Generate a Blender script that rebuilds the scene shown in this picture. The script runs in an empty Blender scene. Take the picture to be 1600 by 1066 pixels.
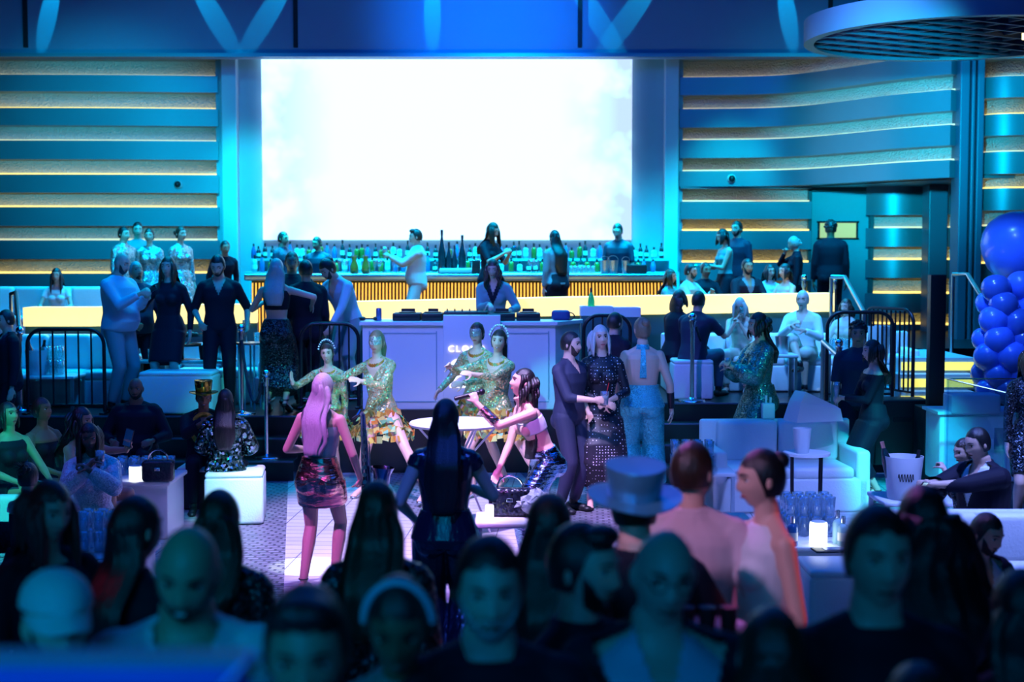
import bpy, bmesh, math, random
from mathutils import Vector, Matrix, Quaternion
V = Vector
PI = math.pi
R = math.radians
sc = bpy.context.scene
COL = sc.collection
# ------------------------------------------------------------------ camera
F = 2222.0
HC = 2.5
TH = math.atan(133 / F)
cd = bpy.data.cameras.new('camera'); cam = bpy.data.objects.new('camera', cd); COL.objects.link(cam)
cam.location = (0, 0, HC); cam.rotation_euler = (PI/2 - TH, 0, 0)
cd.sensor_width = 36; cd.lens = 50.0; cd.clip_start = .05; cd.clip_end = 200
cd.dof.use_dof = True; cd.dof.focus_distance = 12.5; cd.dof.aperture_fstop = 1.7
sc.camera = cam
# ------------------------------------------------------------------ exposure, world
sc.view_settings.view_transform = 'Standard'; sc.view_settings.look = 'None'
sc.view_settings.exposure = 0.0; sc.view_settings.gamma = 1.0; sc.view_settings.use_curve_mapping = False
try:
    sc.cycles.max_bounces = 6; sc.cycles.transparent_max_bounces = 12; sc.cycles.sample_clamp_indirect = 4
    sc.cycles.sample_clamp_direct = 30
    sc.cycles.use_denoising = True; sc.cycles.blur_glossy = 1.0; sc.cycles.caustics_reflective = False; sc.cycles.caustics_refractive = False
except Exception: pass
w = bpy.data.worlds.new('night'); sc.world = w; w.use_nodes = True
w.node_tree.nodes['Background'].inputs[0].default_value = (.012, .06, .30, 1)
w.node_tree.nodes['Background'].inputs[1].default_value = .16

def light(kind, name, loc, to, color, power, size=.3, angle=40, blend=.4, sy=None, spread=None):
    d = bpy.data.lights.new(name, kind); o = bpy.data.objects.new(name, d); COL.objects.link(o)
    o.location = loc; o.rotation_euler = (V(to) - V(loc)).to_track_quat('-Z', 'Y').to_euler()
    d.color = color; d.energy = power
    if kind == 'SPOT': d.spot_size = R(angle); d.spot_blend = blend; d.shadow_soft_size = size
    elif kind == 'AREA':
        d.size = size
        if sy: d.shape = 'RECTANGLE'; d.size_y = sy
        if spread: d.spread = R(spread)
    else: d.shadow_soft_size = size
    return o
CY = (0, .62, 1.0); BL = (.0, .18, 1.0); PU = (.42, .30, 1.0); TE = (0, 1.0, .62); MG = (1.0, .12, .62)
# wall washers (ceiling fixtures over the room and an added low fill, aimed at the back wall)
for x, p in ((-8.4, 120), (-5.6, 350), (5.4, 400), (8.2, 700)):
    light('SPOT', 'wall_wash_light', (x, 18.5, 7.2), (x, 24.5, 3.6), (0, .56, .95) if x > 0 else (0, .46, .95), p, .3, 62, 1)
for x, p in ((-7.0, 6500), (6.6, 13000)):
    light('SPOT', 'wall_recess_fill_light', (x*.35, 9.5, 4.5), (x, 24.5, 4.1), (0, .66, .95), p, .2, 20, 1)  # added fill below the ceiling, reaches into the stone recesses
for x in (-4.1, 3.4):
    light('SPOT', 'portal_light', (x, 19.5, 7.0), (x*1.08, 24.2, 3.6), (0, .80, 1), 2300, .2, 22, 1)
# blue wash on the ceiling fascia
light('AREA', 'fascia_wash_light', (-1, 17.5, 6.3), (-.5, 23.5, 7.0), (0, .16, 1), 90, 8, sy=.6)
light('SPOT', 'fascia_center_light', (0, 18.5, 6.6), (-.3, 23.4, 6.4), (0, .20, 1), 2400, .3, 50, 1)
# added spots grazing the fascia, their streaks stand in for hazy moving-head beams
for x0, x1 in ((-7.7, -7.5), (-4.55, -5.05), (-4.35, -3.80), (-1.30, -1.30), (1.72, 1.15), (1.52, 2.15), (4.60, 4.45)):
    dx = x0 - x1
    light('SPOT', 'beam_stand_in_light', (x1 - dx*2.0, 23.02, 8.45), (x1 + dx*.15, 23.49, 6.6), (.0, .62, 1), 900, .012, 8.5, .3)
# general wash
light('AREA', 'room_blue_light', (0, 13, 7.6), (0, 14, 0), (.0, .14, 1), 480, 12, sy=8)
light('AREA', 'terrace_cyan_light', (0, 19.8, 7.6), (0, 20.2, 1.2), (0, .52, 1), 1250, 13, sy=1.6, spread=95)
light('AREA', 'bar_fill_light', (-.5, 22.5, 7.2), (-.5, 23.1, 2.5), (0, .72, 1), 700, 7, sy=.4, spread=40)  # fill added to brighten the back bar
light('SPOT', 'balloon_fill_light', (3.2, 12.5, 5.6), (6.1, 16.2, 1.9), (.10, .22, 1), 1300, .2, 20, .5)  # added spot, only there to brighten the balloons
light('SPOT', 'terrace_right_light', (3, 14, 7.4), (4.6, 18.2, 1.5), (.10, .36, 1), 3600, .3, 45, 1)
light('SPOT', 'terrace_left_light', (-2.5, 13, 7.4), (-5.2, 17.5, 1.5), (.0, .30, 1), 1000, .3, 42, 1)
# lavender key on the stage and the dance floor
light('SPOT', 'stage_key_light', (-3.2, 8.0, 6.8), (-.2, 16.3, 1.0), (.15, .21, 1), 3300, .12, 30, .5)
light('SPOT', 'floor_key_light', (-1.0, 9.5, 7.6), (-.70, 12.7, 0), (.60, .48, 1), 7800, .12, 34, .5)
light('SPOT', 'floor_right_light', (4.0, 8.0, 7.2), (4.0, 11.2, .3), (.20, .30, 1), 4800, .2, 44, .7)
light('SPOT', 'floor_left_light', (-6.5, 9.0, 6.6), (-3.9, 12.2, .8), (.22, .14, 1), 330, .15, 36, .7)
light('SPOT', 'magenta_light', (-4.0, 5.6, 7.2), (-1.15, 10.6, .9), (.66, .16, 1), 3800, .08, 14, .6)
light('SPOT', 'magenta_right_light', (-1.5, 4.0, 6.0), (.22, 11.4, 1.2), (.72, .15, 1), 2600, .08, 9.5, .5)
light('SPOT', 'blue_guest_light', (.2, 7.0, 6.2), (1.25, 14.1, 1.1), (.12, .34, 1), 1500, .08, 13, .6)
light('SPOT', 'hat_fill_light', (2.2, 2.4, 4.8), (.45, 5.0, 1.75), (0, .5, 1), 110, .05, 13, .5)  # spot put in just to lift the blue top hat
light('SPOT', 'dancer_glitter_fill_light', (-4.5, 11.0, 6.0), (-1.2, 14.7, .9), (1, .70, .25), 420, .03, 24, .5)  # small amber spot added so the sequins glitter
# teal light on the dancers
light('SPOT', 'dancer_teal_light', (1.6, 9.4, 3.9), (-1.7, 14.6, 1.5), (.05, 1, .85), 1050, .06, 12, .5)
light('SPOT', 'dancer_green_light', (-2.6, 10.4, 3.9), (-.25, 14.6, 1.5), (.05, 1, .90), 850, .06, 13, .5)
light('SPOT', 'guest_teal_light', (3.6, 9.0, 4.2), (2.55, 14.7, 1.25), (.05, .85, .9), 420, .08, 11, .6)
# white pools of light on the floor
light('SPOT', 'floor_pool_light', (-.6, 10.6, 7.4), (-1.62, 11.35, 0), (.8, 1, 1), 4200, .02, 5.4, .15)
light('SPOT', 'floor_pool_green_light', (1.0, 8.0, 6.8), (-.72, 11.0, 0), (.35, 1, .85), 4600, .02, 5, .2)
light('SPOT', 'floor_pool_small_light', (.6, 10.6, 6.8), (-.62, 13.0, 0), (.5, 1, 1), 1800, .02, 3, .2)
# coloured light on the crowd
light('SPOT', 'crowd_red_light', (4.3, 6.3, 2.7), (1.42, 5.5, 1.25), (1, .10, .10), 300, .06, 16, .6)
light('SPOT', 'crowd_pink_light', (-.4, 9.2, 5.0), (1.15, 5.4, 1.5), (.85, .22, 1), 420, .1, 22, .7)
light('SPOT', 'crowd_pink_back_light', (-1.8, 2.6, 4.6), (.95, 5.6, 1.4), (.80, .45, .95), 480, .1, 17, .7)
light('SPOT', 'crowd_red_left_light', (-4.3, 6.2, 4.2), (-1.9, 4.6, 1.5), (1, .05, .22), 110, .1, 16, .7)
light('SPOT', 'crowd_pink_right_light', (.6, 9.0, 5.2), (2.6, 7.4, 1.0), (.50, .30, 1), 420, .1, 26, .7)
light('AREA', 'crowd_teal_light', (-1.4, -2.2, 4.4), (-.6, 3.4, 1.4), (0, .36, .90), 85, 2.5)
light('SPOT', 'balustrade_fill_light', (-.9, .5, 2.7), (-.55, 1.9, 1.75), (0, .16, 1), 22, .05, 50, .6)  # added blue spot that makes the balustrade panel look lit
light('SPOT', 'left_green_light', (-2.6, 8.2, 2.6), (-4.7, 11.6, 1.0), (.02, 1, .55), 190, .1, 30, .7)
light('SPOT', 'left_sofa_light', (-3.4, 8.5, 4.6), (-4.9, 11.8, .4), (0, 1, .8), 900, .1, 26, .6)
light('SPOT', 'cube_teal_light', (-1.4, 9.5, 3.6), (-2.6, 13.2, .3), (0, 1, .85), 900, .06, 9, .5)
light('SPOT', 'sofa_teal_light', (3.8, 10.0, 4.8), (4.0, 13.8, .6), (0, .9, 1), 2600, .1, 17, .5)
light('SPOT', 'crowd_left_fill_light', (-2.6, -.8, 3.6), (-.95, 3.5, 1.5), (0, .55, .95), 150, .2, 26, .8)  # fill added from the front left to brighten the pale patterned shirt
light('SPOT', 'blue_hair_fill_light', (-1.2, 4.8, 5.6), (-.42, 8.2, 1.2), (.03, .10, 1), 900, .1, 15, .6)  # added for the blue sheen on the long black hair
light('SPOT', 'canopy_edge_fill_light', (1.5, 12.0, 3.4), (3.9, 16.6, 5.1), (.40, .35, 1), 240, .1, 12, .5)  # added spot that picks out the left rim of the canopy

# ------------------------------------------------------------------ pixel helpers (where things stand in the room)
def gz(py, Y): return HC - Y*math.tan(TH + math.atan((py - 533)/F))
def gx(px, Y, z=1.0): return (px - 800)/F*(Y*math.cos(TH) + (HC - z)*math.sin(TH))
def gy(py, z=0): return (HC - z)/math.tan(TH + math.atan((py - 533)/F))
def at(px, py, Y): z = gz(py, Y); return V((gx(px, Y, z), Y, z))
def fl(px, py, z=0): Y = gy(py, z); return V((gx(px, Y, z), Y, z))

# ------------------------------------------------------------------ materials
def nodes(name):
    m = bpy.data.materials.new(name); m.use_nodes = True
    return m, m.node_tree.nodes, m.node_tree.links, m.node_tree.nodes['Principled BSDF']
def mat(name, c, rough=.5, metal=0, bump=0, bscale=40, emit=0, ec=None, alpha=None, trans=0, vary=0, sheen=0, coat=0, stretch=None, spec=.5):
    m, N, L, b = nodes(name)
    b.inputs['Base Color'].default_value = (*c, 1); b.inputs['Roughness'].default_value = rough; b.inputs['Metallic'].default_value = metal
    b.inputs['Specular IOR Level'].default_value = spec
    if emit: b.inputs['Emission Color'].default_value = (*(ec or c), 1); b.inputs['Emission Strength'].default_value = emit
    if trans: b.inputs['Transmission Weight'].default_value = trans; b.inputs['IOR'].default_value = 1.35
    if sheen: b.inputs['Sheen Weight'].default_value = sheen
    if coat: b.inputs['Coat Weight'].default_value = coat
    if alpha is not None: b.inputs['Alpha'].default_value = alpha
    if bump or vary:
        tc = N.new('ShaderNodeTexCoord'); mp = N.new('ShaderNodeMapping'); n = N.new('ShaderNodeTexNoise')
        n.inputs['Scale'].default_value = bscale; n.inputs['Detail'].default_value = 4
        if stretch: mp.inputs['Scale'].default_value = stretch
        L.new(tc.outputs['Object'], mp.inputs[0]); L.new(mp.outputs[0], n.inputs['Vector'])
        if bump:
            bp = N.new('ShaderNodeBump'); bp.inputs['Strength'].default_value = bump; bp.inputs['Distance'].default_value = .02
            L.new(n.outputs[0], bp.inputs['Height']); L.new(bp.outputs[0], b.inputs['Normal'])
        if vary:
            mx = N.new('ShaderNodeMix'); mx.data_type = 'RGBA'
            mx.inputs[6].default_value = (*[v*(1-vary) for v in c], 1); mx.inputs[7].default_value = (*[min(1, v*(1+vary)) for v in c], 1)
            L.new(n.outputs[0], mx.inputs[0]); L.new(mx.outputs[2], b.inputs['Base Color'])
    return m
def sequin(name, c1, c2, scale=90, rough=.18, tilt=.9, metal=1.0, c3=None):
    m, N, L, b = nodes(name)
    tc = N.new('ShaderNodeTexCoord'); vo = N.new('ShaderNodeTexVoronoi'); vo.inputs['Scale'].default_value = scale
    L.new(tc.outputs['Object'], vo.inputs['Vector'])
    sub = N.new('ShaderNodeVectorMath'); sub.operation = 'SUBTRACT'; sub.inputs[1].default_value = (.5, .5, .5)
    L.new(vo.outputs['Color'], sub.inputs[0])
    scl = N.new('ShaderNodeVectorMath'); scl.operation = 'SCALE'; scl.inputs['Scale'].default_value = tilt
    L.new(sub.outputs[0], scl.inputs[0])
    ge = N.new('ShaderNodeNewGeometry'); add = N.new('ShaderNodeVectorMath'); add.operation = 'ADD'
    L.new(ge.outputs['Normal'], add.inputs[0]); L.new(scl.outputs[0], add.inputs[1])
    nm = N.new('ShaderNodeVectorMath'); nm.operation = 'NORMALIZE'; L.new(add.outputs[0], nm.inputs[0]); L.new(nm.outputs[0], b.inputs['Normal'])
    sep = N.new('ShaderNodeSeparateColor'); L.new(vo.outputs['Color'], sep.inputs[0])
    cr = N.new('ShaderNodeValToRGB'); L.new(sep.outputs[0], cr.inputs[0])
    cr.color_ramp.elements[0].color = (*c1, 1); cr.color_ramp.elements[1].color = (*c2, 1)
    if c3: e = cr.color_ramp.elements.new(.55); e.color = (*c3, 1)
    L.new(cr.outputs[0], b.inputs['Base Color']); b.inputs['Roughness'].default_value = rough; b.inputs['Metallic'].default_value = metal
    return m
def foil(name, c, rough=.16, scale=9, strength=.9, stretch=(1, 1, 2.2)):
    return mat(name, c, rough, 1.0, bump=strength, bscale=scale, stretch=stretch)
def emis(name, c, s): 
    m, N, L, b = nodes(name); b.inputs['Base Color'].default_value = (*c, 1); b.inputs['Roughness'].default_value = .4
    b.inputs['Emission Color'].default_value = (*c, 1); b.inputs['Emission Strength'].default_value = s; return m
def glassmat(name, c=(.85, .95, 1), alpha=.25, rough=.05):
    # thin clear glass: mostly see-through with a glossy film
    m, N, L, b = nodes(name); N.remove(b)
    tr = N.new('ShaderNodeBsdfTransparent'); tr.inputs[0].default_value = (*c, 1)
    gl = N.new('ShaderNodeBsdfGlossy'); gl.inputs['Roughness'].default_value = rough
    lw = N.new('ShaderNodeLayerWeight'); lw.inputs[0].default_value = .35
    mp = N.new('ShaderNodeMapRange'); mp.inputs[3].default_value = alpha*.4; mp.inputs[4].default_value = min(1, alpha*2.6)
    L.new(lw.outputs['Facing'], mp.inputs[0])
    df = N.new('ShaderNodeBsdfTranslucent'); df.inputs[0].default_value = (.7, .85, .95, 1)
    m1 = N.new('ShaderNodeMixShader'); m1.inputs[0].default_value = .35; L.new(gl.outputs[0], m1.inputs[1]); L.new(df.outputs[0], m1.inputs[2])
    mx = N.new('ShaderNodeMixShader'); L.new(mp.outputs[0], mx.inputs[0]); L.new(tr.outputs[0], mx.inputs[1]); L.new(m1.outputs[0], mx.inputs[2])
    L.new(mx.outputs[0], N['Material Output'].inputs[0]); return m
M = {}
M['black'] = mat('black_paint', (.012, .012, .016), .45)
M['blackmetal'] = mat('black_metal', (.02, .02, .03), .35, .6)
M['chrome'] = mat('chrome', (.85, .87, .9), .15, 1)
M['steel'] = mat('brushed_steel', (.6, .62, .66), .3, 1)
M['band'] = mat('curved_metal_band', (.16, .26, .32), .42, .5, vary=.12, bscale=1.2)
M['white'] = mat('white_lacquer', (.80, .80, .82), .35)
M['leather'] = mat('white_leather', (.78, .78, .80), .42, bump=.15, bscale=60)
M['fascia'] = mat('fascia_panel', (.22, .28, .42), .7, vary=.1, bscale=.8)
M['teal'] = mat('teal_panel', (.28, .45, .52), .5, vary=.1, bscale=2)
M['stage'] = mat('black_stage', (.008, .008, .012), .3, bump=.05)
M['seam'] = mat('dark_seam', (.004, .004, .01), .7)
M['ledge'] = emis('glowing_resin', (1, .74, .24), 1.35)
M['ledgedark'] = mat('ledge_base', (.02, .10, .12), .5)
M['strip'] = emis('warm_led_strip', (1, .70, .16), 1.9)
M['strip_dim'] = emis('warm_led_strip_dim', (1, .84, .45), .8)
M['stepled'] = emis('step_led', (1, .82, .12), .95)
M['gold'] = emis('gold_backlight', (1, .52, .08), 1.6)
M['slat'] = mat('wood_slat', (.30, .16, .06), .4, vary=.2, bscale=8)
M['glass'] = glassmat('drinking_glass', alpha=.40)
M['glasspanel'] = glassmat('clear_panel', (.82, .92, 1), alpha=.10)
M['water'] = mat('drink', (.75, .8, .85), .1, alpha=.6)
M['candle'] = emis('candle_lamp', (.92, 1, 1), 3.2)
M['bucket'] = mat('frosted_bucket', (.75, .85, .9), .3, alpha=.86)
M['balloon'] = mat('balloon_latex', (.08, .22, .85), .28, coat=.3, vary=.05)
M['balloon2'] = mat('balloon_latex_dark', (.05, .14, .50), .22, coat=.4)
M['green'] = mat('green_glass', (.08, .75, .16), .1)
M['orange'] = mat('orange_juice', (.85, .45, .05), .2)
M['can'] = mat('printed_can', (.15, .2, .45), .3, .6)
M['red'] = mat('red', (.6, .03, .04), .4)
M['bottle'] = mat('dark_glass_bottle', (.01, .03, .04), .12, coat=.5)
M['bottleclear'] = mat('clear_glass_bottle', (.35, .6, .65), .12, alpha=.75)
M['label'] = mat('bottle_label', (.75, .72, .65), .5)
M['rope'] = mat('dark_rope', (.02, .02, .06), .7, bump=.3, bscale=200)
M['letter'] = emis('lit_letter', (1, .9, .97), 1.3)

# stone in the lit recesses
def rock():
    m, N, L, b = nodes('rough_stone'); tc = N.new('ShaderNodeTexCoord')
    n = N.new('ShaderNodeTexNoise'); n.inputs['Scale'].default_value = 40; n.inputs['Detail'].default_value = 8
    v = N.new('ShaderNodeTexVoronoi'); v.inputs['Scale'].default_value = 45
    L.new(tc.outputs['Object'], n.inputs['Vector']); L.new(tc.outputs['Object'], v.inputs['Vector'])
    ad = N.new('ShaderNodeMath'); L.new(n.outputs[0], ad.inputs[0]); L.new(v.outputs[0], ad.inputs[1])
    bp = N.new('ShaderNodeBump'); bp.inputs['Strength'].default_value = .9; bp.inputs['Distance'].default_value = .035
    L.new(ad.outputs[0], bp.inputs['Height']); L.new(bp.outputs[0], b.inputs['Normal'])
    b.inputs['Base Color'].default_value = (.62, .62, .60, 1); b.inputs['Roughness'].default_value = .85; return m
M['rock'] = rock()
# LED wall picture: blown-out white with pale blue clouds and fine pixel lines
def ledwall():
    m, N, L, b = nodes('led_wall'); tc = N.new('ShaderNodeTexCoord')
    n = N.new('ShaderNodeTexNoise'); n.inputs['Scale'].default_value = 1.1; n.inputs['Detail'].default_value = 3
    L.new(tc.outputs['Object'], n.inputs['Vector'])
    sx = N.new('ShaderNodeSeparateXYZ'); L.new(tc.outputs['Object'], sx.inputs[0])
    ab = N.new('ShaderNodeMath'); ab.operation = 'ABSOLUTE'; L.new(sx.outputs[0], ab.inputs[0])
    mr = N.new('ShaderNodeMapRange'); mr.inputs[1].default_value = 1.9; mr.inputs[2].default_value = 2.9; mr.inputs[3].default_value = 0; mr.inputs[4].default_value = 1
    L.new(ab.outputs[0], mr.inputs[0])
    r2 = N.new('ShaderNodeMapRange'); r2.inputs[1].default_value = .40; r2.inputs[2].default_value = .56; L.new(n.outputs[0], r2.inputs[0])
    mu = N.new('ShaderNodeMath'); mu.operation = 'MULTIPLY'; L.new(mr.outputs[0], mu.inputs[0]); L.new(r2.outputs[0], mu.inputs[1])
    wv = N.new('ShaderNodeTexWave'); wv.bands_direction = 'Z'; wv.inputs['Scale'].default_value = 14
    L.new(tc.outputs['Object'], wv.inputs['Vector'])
    mx = N.new('ShaderNodeMix'); mx.data_type = 'RGBA'
    mx.inputs[6].default_value = (.485, .86, 1.30, 1); mx.inputs[7].default_value = (.30, .40, .62, 1)
    L.new(mu.outputs[0], mx.inputs[0])
    m2 = N.new('ShaderNodeMix'); m2.data_type = 'RGBA'; m2.blend_type = 'MULTIPLY'; m2.inputs[7].default_value = (.92, .96, 1, 1)
    L.new(wv.outputs[1], m2.inputs[0]); L.new(mx.outputs[2], m2.inputs[6])
    L.new(m2.outputs[2], b.inputs['Emission Color']); b.inputs['Emission Strength'].default_value = 2.1; b.inputs['Base Color'].default_value = (.01, .01, .01, 1)
    return m
M['led'] = ledwall()
# paving: pale blocks with bands of grey cobbles
def paving():
    m, N, L, b = nodes('paving'); tc = N.new('ShaderNodeTexCoord')
    mp = N.new('ShaderNodeMapping'); mp.inputs['Rotation'].default_value = (0, 0, R(3)); L.new(tc.outputs['Object'], mp.inputs[0])
    br = N.new('ShaderNodeTexBrick'); br.inputs['Scale'].default_value = 1; br.inputs['Brick Width'].default_value = .40; br.inputs['Row Height'].default_value = .17
    br.inputs['Mortar Size'].default_value = .006; br.offset = .0
    br.inputs['Color1'].default_value = (.60, .58, .60, 1); br.inputs['Color2'].default_value = (.50, .49, .52, 1); br.inputs['Mortar'].default_value = (.16, .15, .18, 1)
    L.new(mp.outputs[0], br.inputs['Vector'])
    b2 = N.new('ShaderNodeTexBrick'); b2.inputs['Brick Width'].default_value = .11; b2.inputs['Row Height'].default_value = .07; b2.inputs['Scale'].default_value = 1; b2.inputs['Mortar Size'].default_value = .012
    b2.inputs['Color1'].default_value = (.30, .30, .36, 1); b2.inputs['Color2'].default_value = (.20, .20, .26, 1); b2.inputs['Mortar'].default_value = (.07, .07, .10, 1)
    L.new(mp.outputs[0], b2.inputs['Vector'])
    def band(ax, ay, c, w_):
        d = N.new('ShaderNodeVectorMath'); d.operation = 'DOT_PRODUCT'; d.inputs[1].default_value = (ax, ay, 0); L.new(tc.outputs['Object'], d.inputs[0])
        s = N.new('ShaderNodeMath'); s.operation = 'SUBTRACT'; s.inputs[1].default_value = c; L.new(d.outputs['Value'], s.inputs[0])
        a = N.new('ShaderNodeMath'); a.operation = 'ABSOLUTE'; L.new(s.outputs[0], a.inputs[0])
        k = N.new('ShaderNodeMath'); k.operation = 'LESS_THAN'; k.inputs[1].default_value = w_; L.new(a.outputs[0], k.inputs[0]); return k.outputs[0]
    def line(p, q):   # unit normal form through two floor points
        n_ = V((q.y-p.y, -(q.x-p.x), 0)).normalized(); return n_.x, n_.y, n_.dot(p)
    masks = [band(*line(fl(418, 760), fl(400, 900)), .22), band(*line(fl(640, 745), fl(716, 860)), .26), band(*line(fl(905, 790), fl(1000, 880)), .28)]
    cur = masks[0]
    for k in masks[1:]:
        x = N.new('ShaderNodeMath'); x.operation = 'MAXIMUM'; L.new(cur, x.inputs[0]); L.new(k, x.inputs[1]); cur = x.outputs[0]
    mx = N.new('ShaderNodeMix'); mx.data_type = 'RGBA'; L.new(cur, mx.inputs[0]); L.new(br.outputs[0], mx.inputs[6]); L.new(b2.outputs[0], mx.inputs[7])
    L.new(mx.outputs[2], b.inputs['Base Color']); b.inputs['Roughness'].default_value = .42; return m
M['paving'] = paving()

# ------------------------------------------------------------------ geometry collector
class G:
    def __init__(s): s.v = []; s.f = []; s.m = []; s.mi = 0
    def add(s, vs, fs):
        o = len(s.v); s.v += [tuple(p) for p in vs]; s.f += [tuple(i+o for i in f) for f in fs]; s.m += [s.mi]*len(fs)
    def loft(s, rings, cap=True, closed=True):
        n = len(rings[0]); vs = [p for r in rings for p in r]; fs = []
        for i in range(len(rings)-1):
            for j in range(n if closed else n-1):
                a = i*n+j; b = i*n+(j+1) % n; fs.append((a, b, b+n, a+n))
        if cap: fs.append(tuple(range(n-1, -1, -1))); fs.append(tuple((len(rings)-1)*n+j for j in range(n)))
        s.add(vs, fs)
    def box(s, c, d, rot=0, bev=0, M4=None):
        c = V(c); hx, hy, hz = d[0]/2, d[1]/2, d[2]/2
        if bev:
            bm = bmesh.new(); bmesh.ops.create_cube(bm, size=1); bmesh.ops.scale(bm, vec=d, verts=bm.verts)
            bmesh.ops.bevel(bm, geom=bm.edges[:], offset=min(bev, .49*min(d)), segments=3, profile=.5, affect='EDGES')
            vs = [v.co.copy() for v in bm.verts]; bm.verts.index_update(); fs = [[v.index for v in f.verts] for f in bm.faces]; bm.free()
        else:
            vs = [V((x, y, z)) for x in (-hx, hx) for y in (-hy, hy) for z in (-hz, hz)]
            fs = [(0, 1, 3, 2), (4, 6, 7, 5), (0, 4, 5, 1), (2, 3, 7, 6), (0, 2, 6, 4), (1, 5, 7, 3)]
        m_ = M4 or Matrix.Rotation(rot, 4, 'Z')
        s.add([m_ @ p + c for p in vs], fs)
    def tube(s, pts, rad, n=10, cap=True):
        pts = [V(p) for p in pts]
        if not isinstance(rad, (list, tuple)): rad = [rad]*len(pts)
        rings = []; up = None
        for i, p in enumerate(pts):
            d = (pts[min(i+1, len(pts)-1)] - pts[max(i-1, 0)]).normalized()
            if up is None: up = V((0, 0, 1)) if abs(d.z) < .9 else V((0, 1, 0))
            x = d.cross(up).normalized(); y = x.cross(d).normalized(); up = y
            rings.append([p + x*math.cos(2*PI*k/n)*rad[i] + y*math.sin(2*PI*k/n)*rad[i] for k in range(n)])
        s.loft(rings, cap)
    def caps(s, a, b, r1, r2, n=10):   # capsule with round ends
        a, b = V(a), V(b); d = (b-a); L_ = d.length or 1e-5; d /= L_
        pts = []; rr = []
        for k in (1.0, .8, .45): pts.append(a - d*r1*k*.999); rr.append(r1*math.sqrt(max(.0, 1-k*k))+1e-4)
        pts.append(a); rr.append(r1); pts.append(b); rr.append(r2)
        for k in (.45, .8, 1.0): pts.append(b + d*r2*k*.999); rr.append(r2*math.sqrt(max(.0, 1-k*k))+1e-4)
        s.tube(pts, rr, n)
    def ell(s, c, r, q=None, nu=16, nv=10):
        c = V(c); vs = []; fs = []
        for i in range(1, nv):
            t = PI*i/nv
            for j in range(nu):
                p = V((r[0]*math.sin(t)*math.cos(2*PI*j/nu), r[1]*math.sin(t)*math.sin(2*PI*j/nu), r[2]*math.cos(t)))
                vs.append(c + (q @ p if q else p))
        for i in range(nv-2):
            for j in range(nu): a = i*nu+j; b = i*nu+(j+1) % nu; fs.append((a, a+nu, b+nu, b))
        t = len(vs); vs.append(c + (q @ V((0, 0, r[2])) if q else V((0, 0, r[2])))); vs.append(c + (q @ V((0, 0, -r[2])) if q else V((0, 0, -r[2]))))
        for j in range(nu): fs.append((t, j, (j+1) % nu)); k = (nv-2)*nu; fs.append((t+1, k+(j+1) % nu, k+j))
        s.add(vs, fs)
    def lathe(s, prof, c=(0, 0, 0), n=16, cap=True):
        c = V(c)
        s.loft([[c + V((r*math.cos(2*PI*k/n), r*math.sin(2*PI*k/n), z)) for k in range(n)] for r, z in prof], cap)
    def prism(s, poly, z0, z1):  # outline in xy
        s.loft([[V((x, y, z0)) for x, y in poly], [V((x, y, z1)) for x, y in poly]])
    def mesh(s, name, mats, smooth=True):
        me = bpy.data.meshes.new(name); me.from_pydata(s.v, [], s.f); 
        for m_ in (mats if isinstance(mats, (list, tuple)) else [mats]): me.materials.append(m_)
        me.polygons.foreach_set('material_index', s.m)
        me.polygons.foreach_set('use_smooth', [smooth]*len(s.f)); me.update()
        return me
def smooth_by_angle(me, a=40):
    try: me.set_sharp_from_angle(angle=R(a))
    except Exception: pass
def obj(name, g, m, parent=None, smooth=True, sharp=True):
    me = g.mesh(name, m, smooth) if isinstance(g, G) else g
    bm = bmesh.new(); bm.from_mesh(me); bmesh.ops.recalc_face_normals(bm, faces=bm.faces); bm.to_mesh(me); bm.free()
    if smooth and sharp: smooth_by_angle(me)
    o = bpy.data.objects.new(name, me); COL.objects.link(o)
    if parent: o.parent = parent
    return o
def tag(o, label, cat, group=None, kind=None):
    o['label'] = label; o['category'] = cat
    if group: o['group'] = group
    if kind: o['kind'] = kind
    return o
def thing(name, label, cat, loc=(0, 0, 0), rz=0, group=None):
    o = bpy.data.objects.new(name, None); COL.objects.link(o); o.location = loc; o.rotation_euler = (0, 0, rz); o.empty_display_size = .1
    return tag(o, label, cat, group)
def struct(name, g, m, parent=None, smooth=False):
    o = obj(name, g, m, parent, smooth)
    if not parent: o['kind'] = 'structure'
    return o
def dup(root, loc, rz=None, label=None, group=None, scale=None):
    r = root.copy(); COL.objects.link(r); r.location = loc
    if rz is not None: r.rotation_euler = (0, 0, rz)
    if scale: r.scale = (scale,)*3 if not isinstance(scale, tuple) else scale
    if label: r['label'] = label
    if group: r['group'] = group
    for ch in list(root.children):
        c = ch.copy(); COL.objects.link(c); c.parent = r
        for g_ in ch.children: d = g_.copy(); COL.objects.link(d); d.parent = c
    return r
# ================================================================== THE SETTING
YW = 24.5
ZL, ZC, ZR, Z2 = .66, .73, .81, 1.25      # terrace levels: left, stage, right; bar level
g = G(); g.box((0, 12.5, -.05), (26, 32, .1)); struct('floor', g, M['paving'])
g = G(); g.box((0, 12.5, 8.6), (26, 32, .1)); struct('ceiling', g, M['seam'])
g = G(); g.box((-12.6, 12.5, 4.3), (.1, 32, 8.6)); struct('wall_far_left', g, M['seam'])
g = G(); g.box((12.6, 12.5, 4.3), (.1, 32, 8.6)); struct('wall_far_right', g, M['seam'])
g = G(); g.box((0, 28, 4.3), (26, .1, 8.6)); struct('wall_back_outer', g, M['seam'])
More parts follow.
